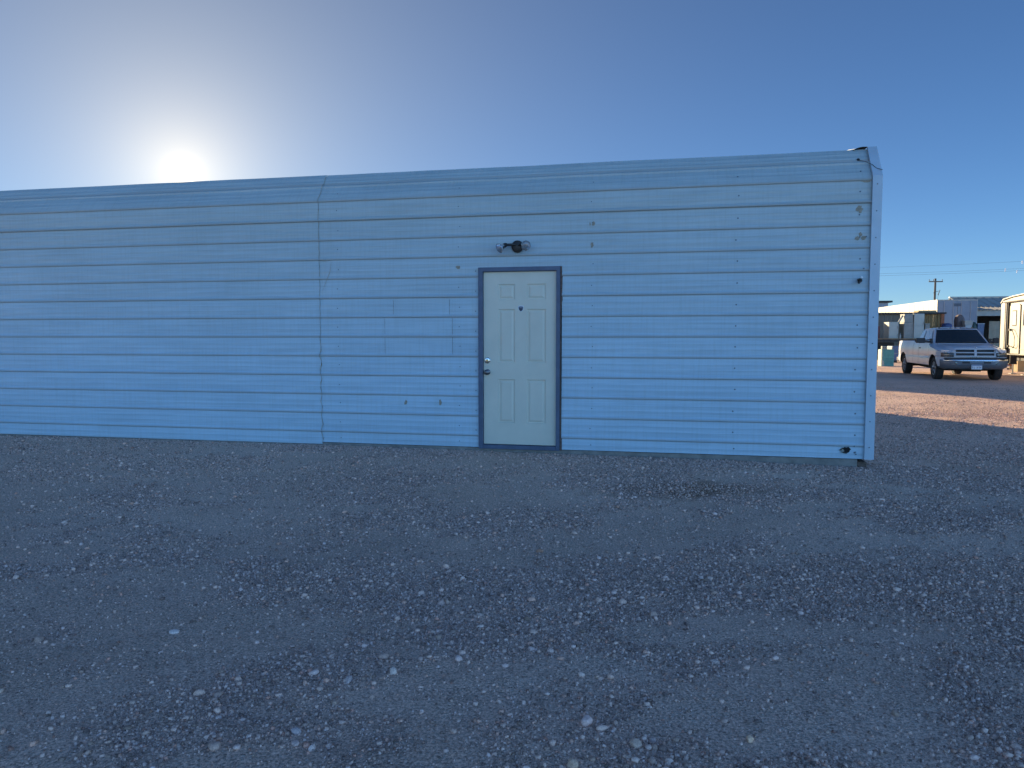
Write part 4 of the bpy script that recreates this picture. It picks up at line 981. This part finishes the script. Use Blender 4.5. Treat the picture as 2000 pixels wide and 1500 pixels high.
# local x runs along the lit side toward the viewer, local y = to the left of that direction (into the trailer)
side = 1 if (Matrix.Rotation(math.atan2(dirn.y, dirn.x), 3, 'Z') @ Vector((0, 1, 0))).x > 0 else -1
def ry(y): return y * side
q = MB(); out_ = [(0, .74), (LR, .74), (LR + .25, 1.3), (LR + .1, 2.6), (LR - .3, 3.02), (2.2, 3.02), (1.0, 2.96), (.25, 2.88), (0, 2.74)]
q.prism(out_, ry(0), ry(2.4)); q.build('body', M_cream, t, bevel=.02)
q = MB(); q.prism([(0, 2.80), (.22, 2.95), (1.0, 3.03), (2.2, 3.09), (LR - .2, 3.09), (LR - .2, 3.05), (2.2, 3.05), (1.0, 2.99), (.25, 2.915), (0.03, 2.77)], ry(-.03), ry(2.43)); q.build('roof_edge', M_white, t)
q = MB(); q.box(-.01, LR, ry(-.018), ry(-.001), .76, .80); q.box(0, LR, ry(-.012), ry(-.001), .95, .975); q.build('trim_strip', M_grime, t)
zz = lambda py, Z: 1.45 + (657.6 - py) * Z / FPX
q = MB(); q.prism([(.86, .80), (1.70, .80), (1.70, 2.62), (1.62, 2.70), (.94, 2.70), (.86, 2.62)], ry(-.024), ry(-.001)); dr = q.build('door', M_cream, t, bevel=.01)
q = MB()
for x in (.845, 1.705): q.box(x, x + .018, ry(-.03), ry(-.001), .8, 2.66)
q.box(.863, 1.705, ry(-.03), ry(-.001), .785, .799); q.build('door_frame', M_iron, t)
q = MB(); q.box(1.10, 1.44, ry(-.034), ry(-.025), 1.86, 2.46); wf = q.build('window_frame', M_iron, dr)
q = MB(); q.box(1.13, 1.41, ry(-.040), ry(-.0345), 1.90, 2.42); q.build('pane', mat('frosted_pane', (.50, .55, .55), .3), dr)
q = MB(); q.tube([(1.02, ry(-.03), 1.74), (1.25, ry(-.09), 1.72), (1.50, ry(-.10), 1.45), (1.50, ry(-.10), 1.10), (1.40, ry(-.09), 1.02), (1.02, ry(-.03), 1.08)], .014, 6); q.build('grab_handle', M_iron, t)
q = MB(); q.box(.88, 1.02, ry(-.07), ry(-.025), 1.68, 1.76); q.box(.80, .90, ry(-.06), ry(-.026), 1.05, 1.12); q.build('latch', M_iron, dr)
for x, m_ in ((.50, M_iron), (.58, M_white), (.74, M_iron)):
    q = MB(); q.box(x, x + .035, ry(-.06), ry(-.002), .82, 2.78); q.build('awning_arm', m_, t)
q = MB(); q.tube([(.45, ry(-.08), 2.82), (LR - .6, ry(-.08), 2.90)], .05, 10); q.build('awning_roll', M_white, t)
q = MB(); q.box(1.95, 2.75, ry(-.03), ry(-.001), 1.86, 2.46); wf = q.build('window', M_iron, t, bevel=.01)
q = MB(); q.box(1.99, 2.71, ry(-.036), ry(-.031), 1.90, 2.42); q.build('pane', M_glass, wf)
q = MB(); q.box(.62, .84, ry(-.14), ry(-.002), .83, 1.02); q.build('utility_box', M_iron, t)
q = MB(); q.box(.2, LR - .3, ry(.35), ry(.45), .52, .738); q.box(.2, LR - .3, ry(1.95), ry(2.05), .52, .738); q.box(.3, 1.6, ry(.5), ry(1.9), .50, .70); q.build('chassis', M_iron, t)
for x in (.75, 1.75):
    q = MB(); q.tube([(x, ry(.2), .0), (x, ry(.2), .70)], .028, 8); q.box(x - .1, x + .1, ry(.1), ry(.3), 0, .02); q.build('jack', M_white, t)
q = MB(); q.box(.95, 1.6, ry(-.30), ry(-.02), .40, .44); q.box(.97, 1.0, ry(-.25), ry(-.02), .44, .738); q.box(1.55, 1.58, ry(-.25), ry(-.02), .44, .738); q.build('step', M_iron, t)
for x in (3.9, 4.75):
    for y in (.03, 2.15):
        q = MB(); q.lathe([(.16, 0), (.32, .01), (.35, .05), (.35, .16), (.32, .2), (.16, .21)], (x, ry(y), .35), (0, side, 0), 24); q.build('wheel', M_tyre, t, smooth=True)
p = atY(1988, 715, 30.4)
t = thing('cardboard_box', 'sunlit tan box on the ground under the end of the travel trailer', 'box', (p.x, p.y, -.01), YAW)
MB().box(0, .55, 0, .5, 0, .44).build('body', M_tan, t, bevel=.006); MB().box(0, .272, -.01, .5, .441, .446).build('flap', M_tan, t); MB().box(.278, .55, -.01, .5, .441, .446).build('flap', M_tan, t)
p = atY(1973, 715, 31.2)
t = thing('scrap_pile', 'small pile of rusty scrap and wood offcuts left of the tan box', 'scrap', (p.x, p.y, -.01), YAW)
for k in range(9):
    a = random.uniform(0, 3.1); c = Vector((random.uniform(0, .5), random.uniform(0, .4), .06 + .03 * k)); l = random.uniform(.12, .3)
    q = MB(); q.box(-l, l, -.04, .04, -.03, .03, M=Matrix.Translation(c) @ Matrix.Rotation(a, 4, 'Z') @ Matrix.Rotation(random.uniform(-.5, .5), 4, 'Y')); q.build('offcut', [M_tan, M_iron, M_orange][k % 3], t)

# utility pole and the wires
p = atY(1825, 600, 100)
t = thing('utility_pole', 'wooden utility pole with one crossarm rising behind the white box trailer', 'utility pole', (p.x, p.y, 0))
M_pole = mat('pole_wood', (.13, .12, .09), .9, noise=.3); zt_ = zat(544, 100)
q = MB(); q.tube([(0, 0, -.5), (0, 0, zt_)], [.17, .12], 12); q.build('pole', M_pole, t, smooth=True)
za_ = zat(550, 100)
q = MB(); q.box(-.95, .92, -.2, -.08, za_ - .08, za_ + .06); q.build('crossarm', M_pole, t)
for x in (-.9, -.35, .85):
    q = MB(); q.lathe([(.02, 0), (.03, .08), (.07, .10), (.05, .16), (.07, .19), (.03, .24)], (x, -.14, za_ + .06), (0, 0, 1), 10); q.build('insulator', M_grime, t, smooth=True)
zc_ = zat(570, 100)
q = MB(); q.tube([(0, -.1, zc_), (.45, -.1, zc_ + .1)], .03, 6); q.tube([(.35, -.1, zc_ - .45), (.62, -.1, zc_ + .25)], .04, 6); q.tube([(-.25, -.1, zc_ - .2), (0, -.1, zc_ + .25)], .03, 6); q.build('cutout_bracket', M_iron, t)
q = MB(); q.tube([(.5, -.1, zc_ - .1), (.25, -.1, zc_ - 1.2)], .015, 5); q.build('drop_wire', M_iron, t)
M_wire = mat('wire', (.05, .05, .055), .5)
M_mark = mat('white_marker', (.85, .85, .82), .5)
for i, (ya, yb, mk, lab) in enumerate([(520.5, 510, 1997, 'highest overhead wire crossing the sky right of the building, with a white marker'), (533, 524, 1965, 'middle overhead wire, with a white marker near the right edge'), (537, 528, 1987, 'lowest overhead wire, its white marker closest to the lower right')]):
    A = atY(1750, ya, 92 + i * .4); Bp = atY(2000, yb, 88 + i * .4); d = Bp - A
    pts = [A + d * (-1.2 + 3.2 * k / 24) - Vector((0, 0, .35 * math.sin(math.pi * k / 24))) + Vector((0, 0, .28)) for k in range(25)]
    q = MB(); q.tube(pts, .009, 5); o = q.build('power_line', M_wire, smooth=True); tag(o, lab, 'wire', None)
    tt = (mk - 1750) / 250; c = A + d * tt - Vector((0, 0, .12))
    q = MB(); q.lathe([(.01, .22), (.05, .15), (.05, -.15), (.01, -.22)], c, (.1, 0, 1), 8); q.build('marker', M_mark, o, smooth=True)
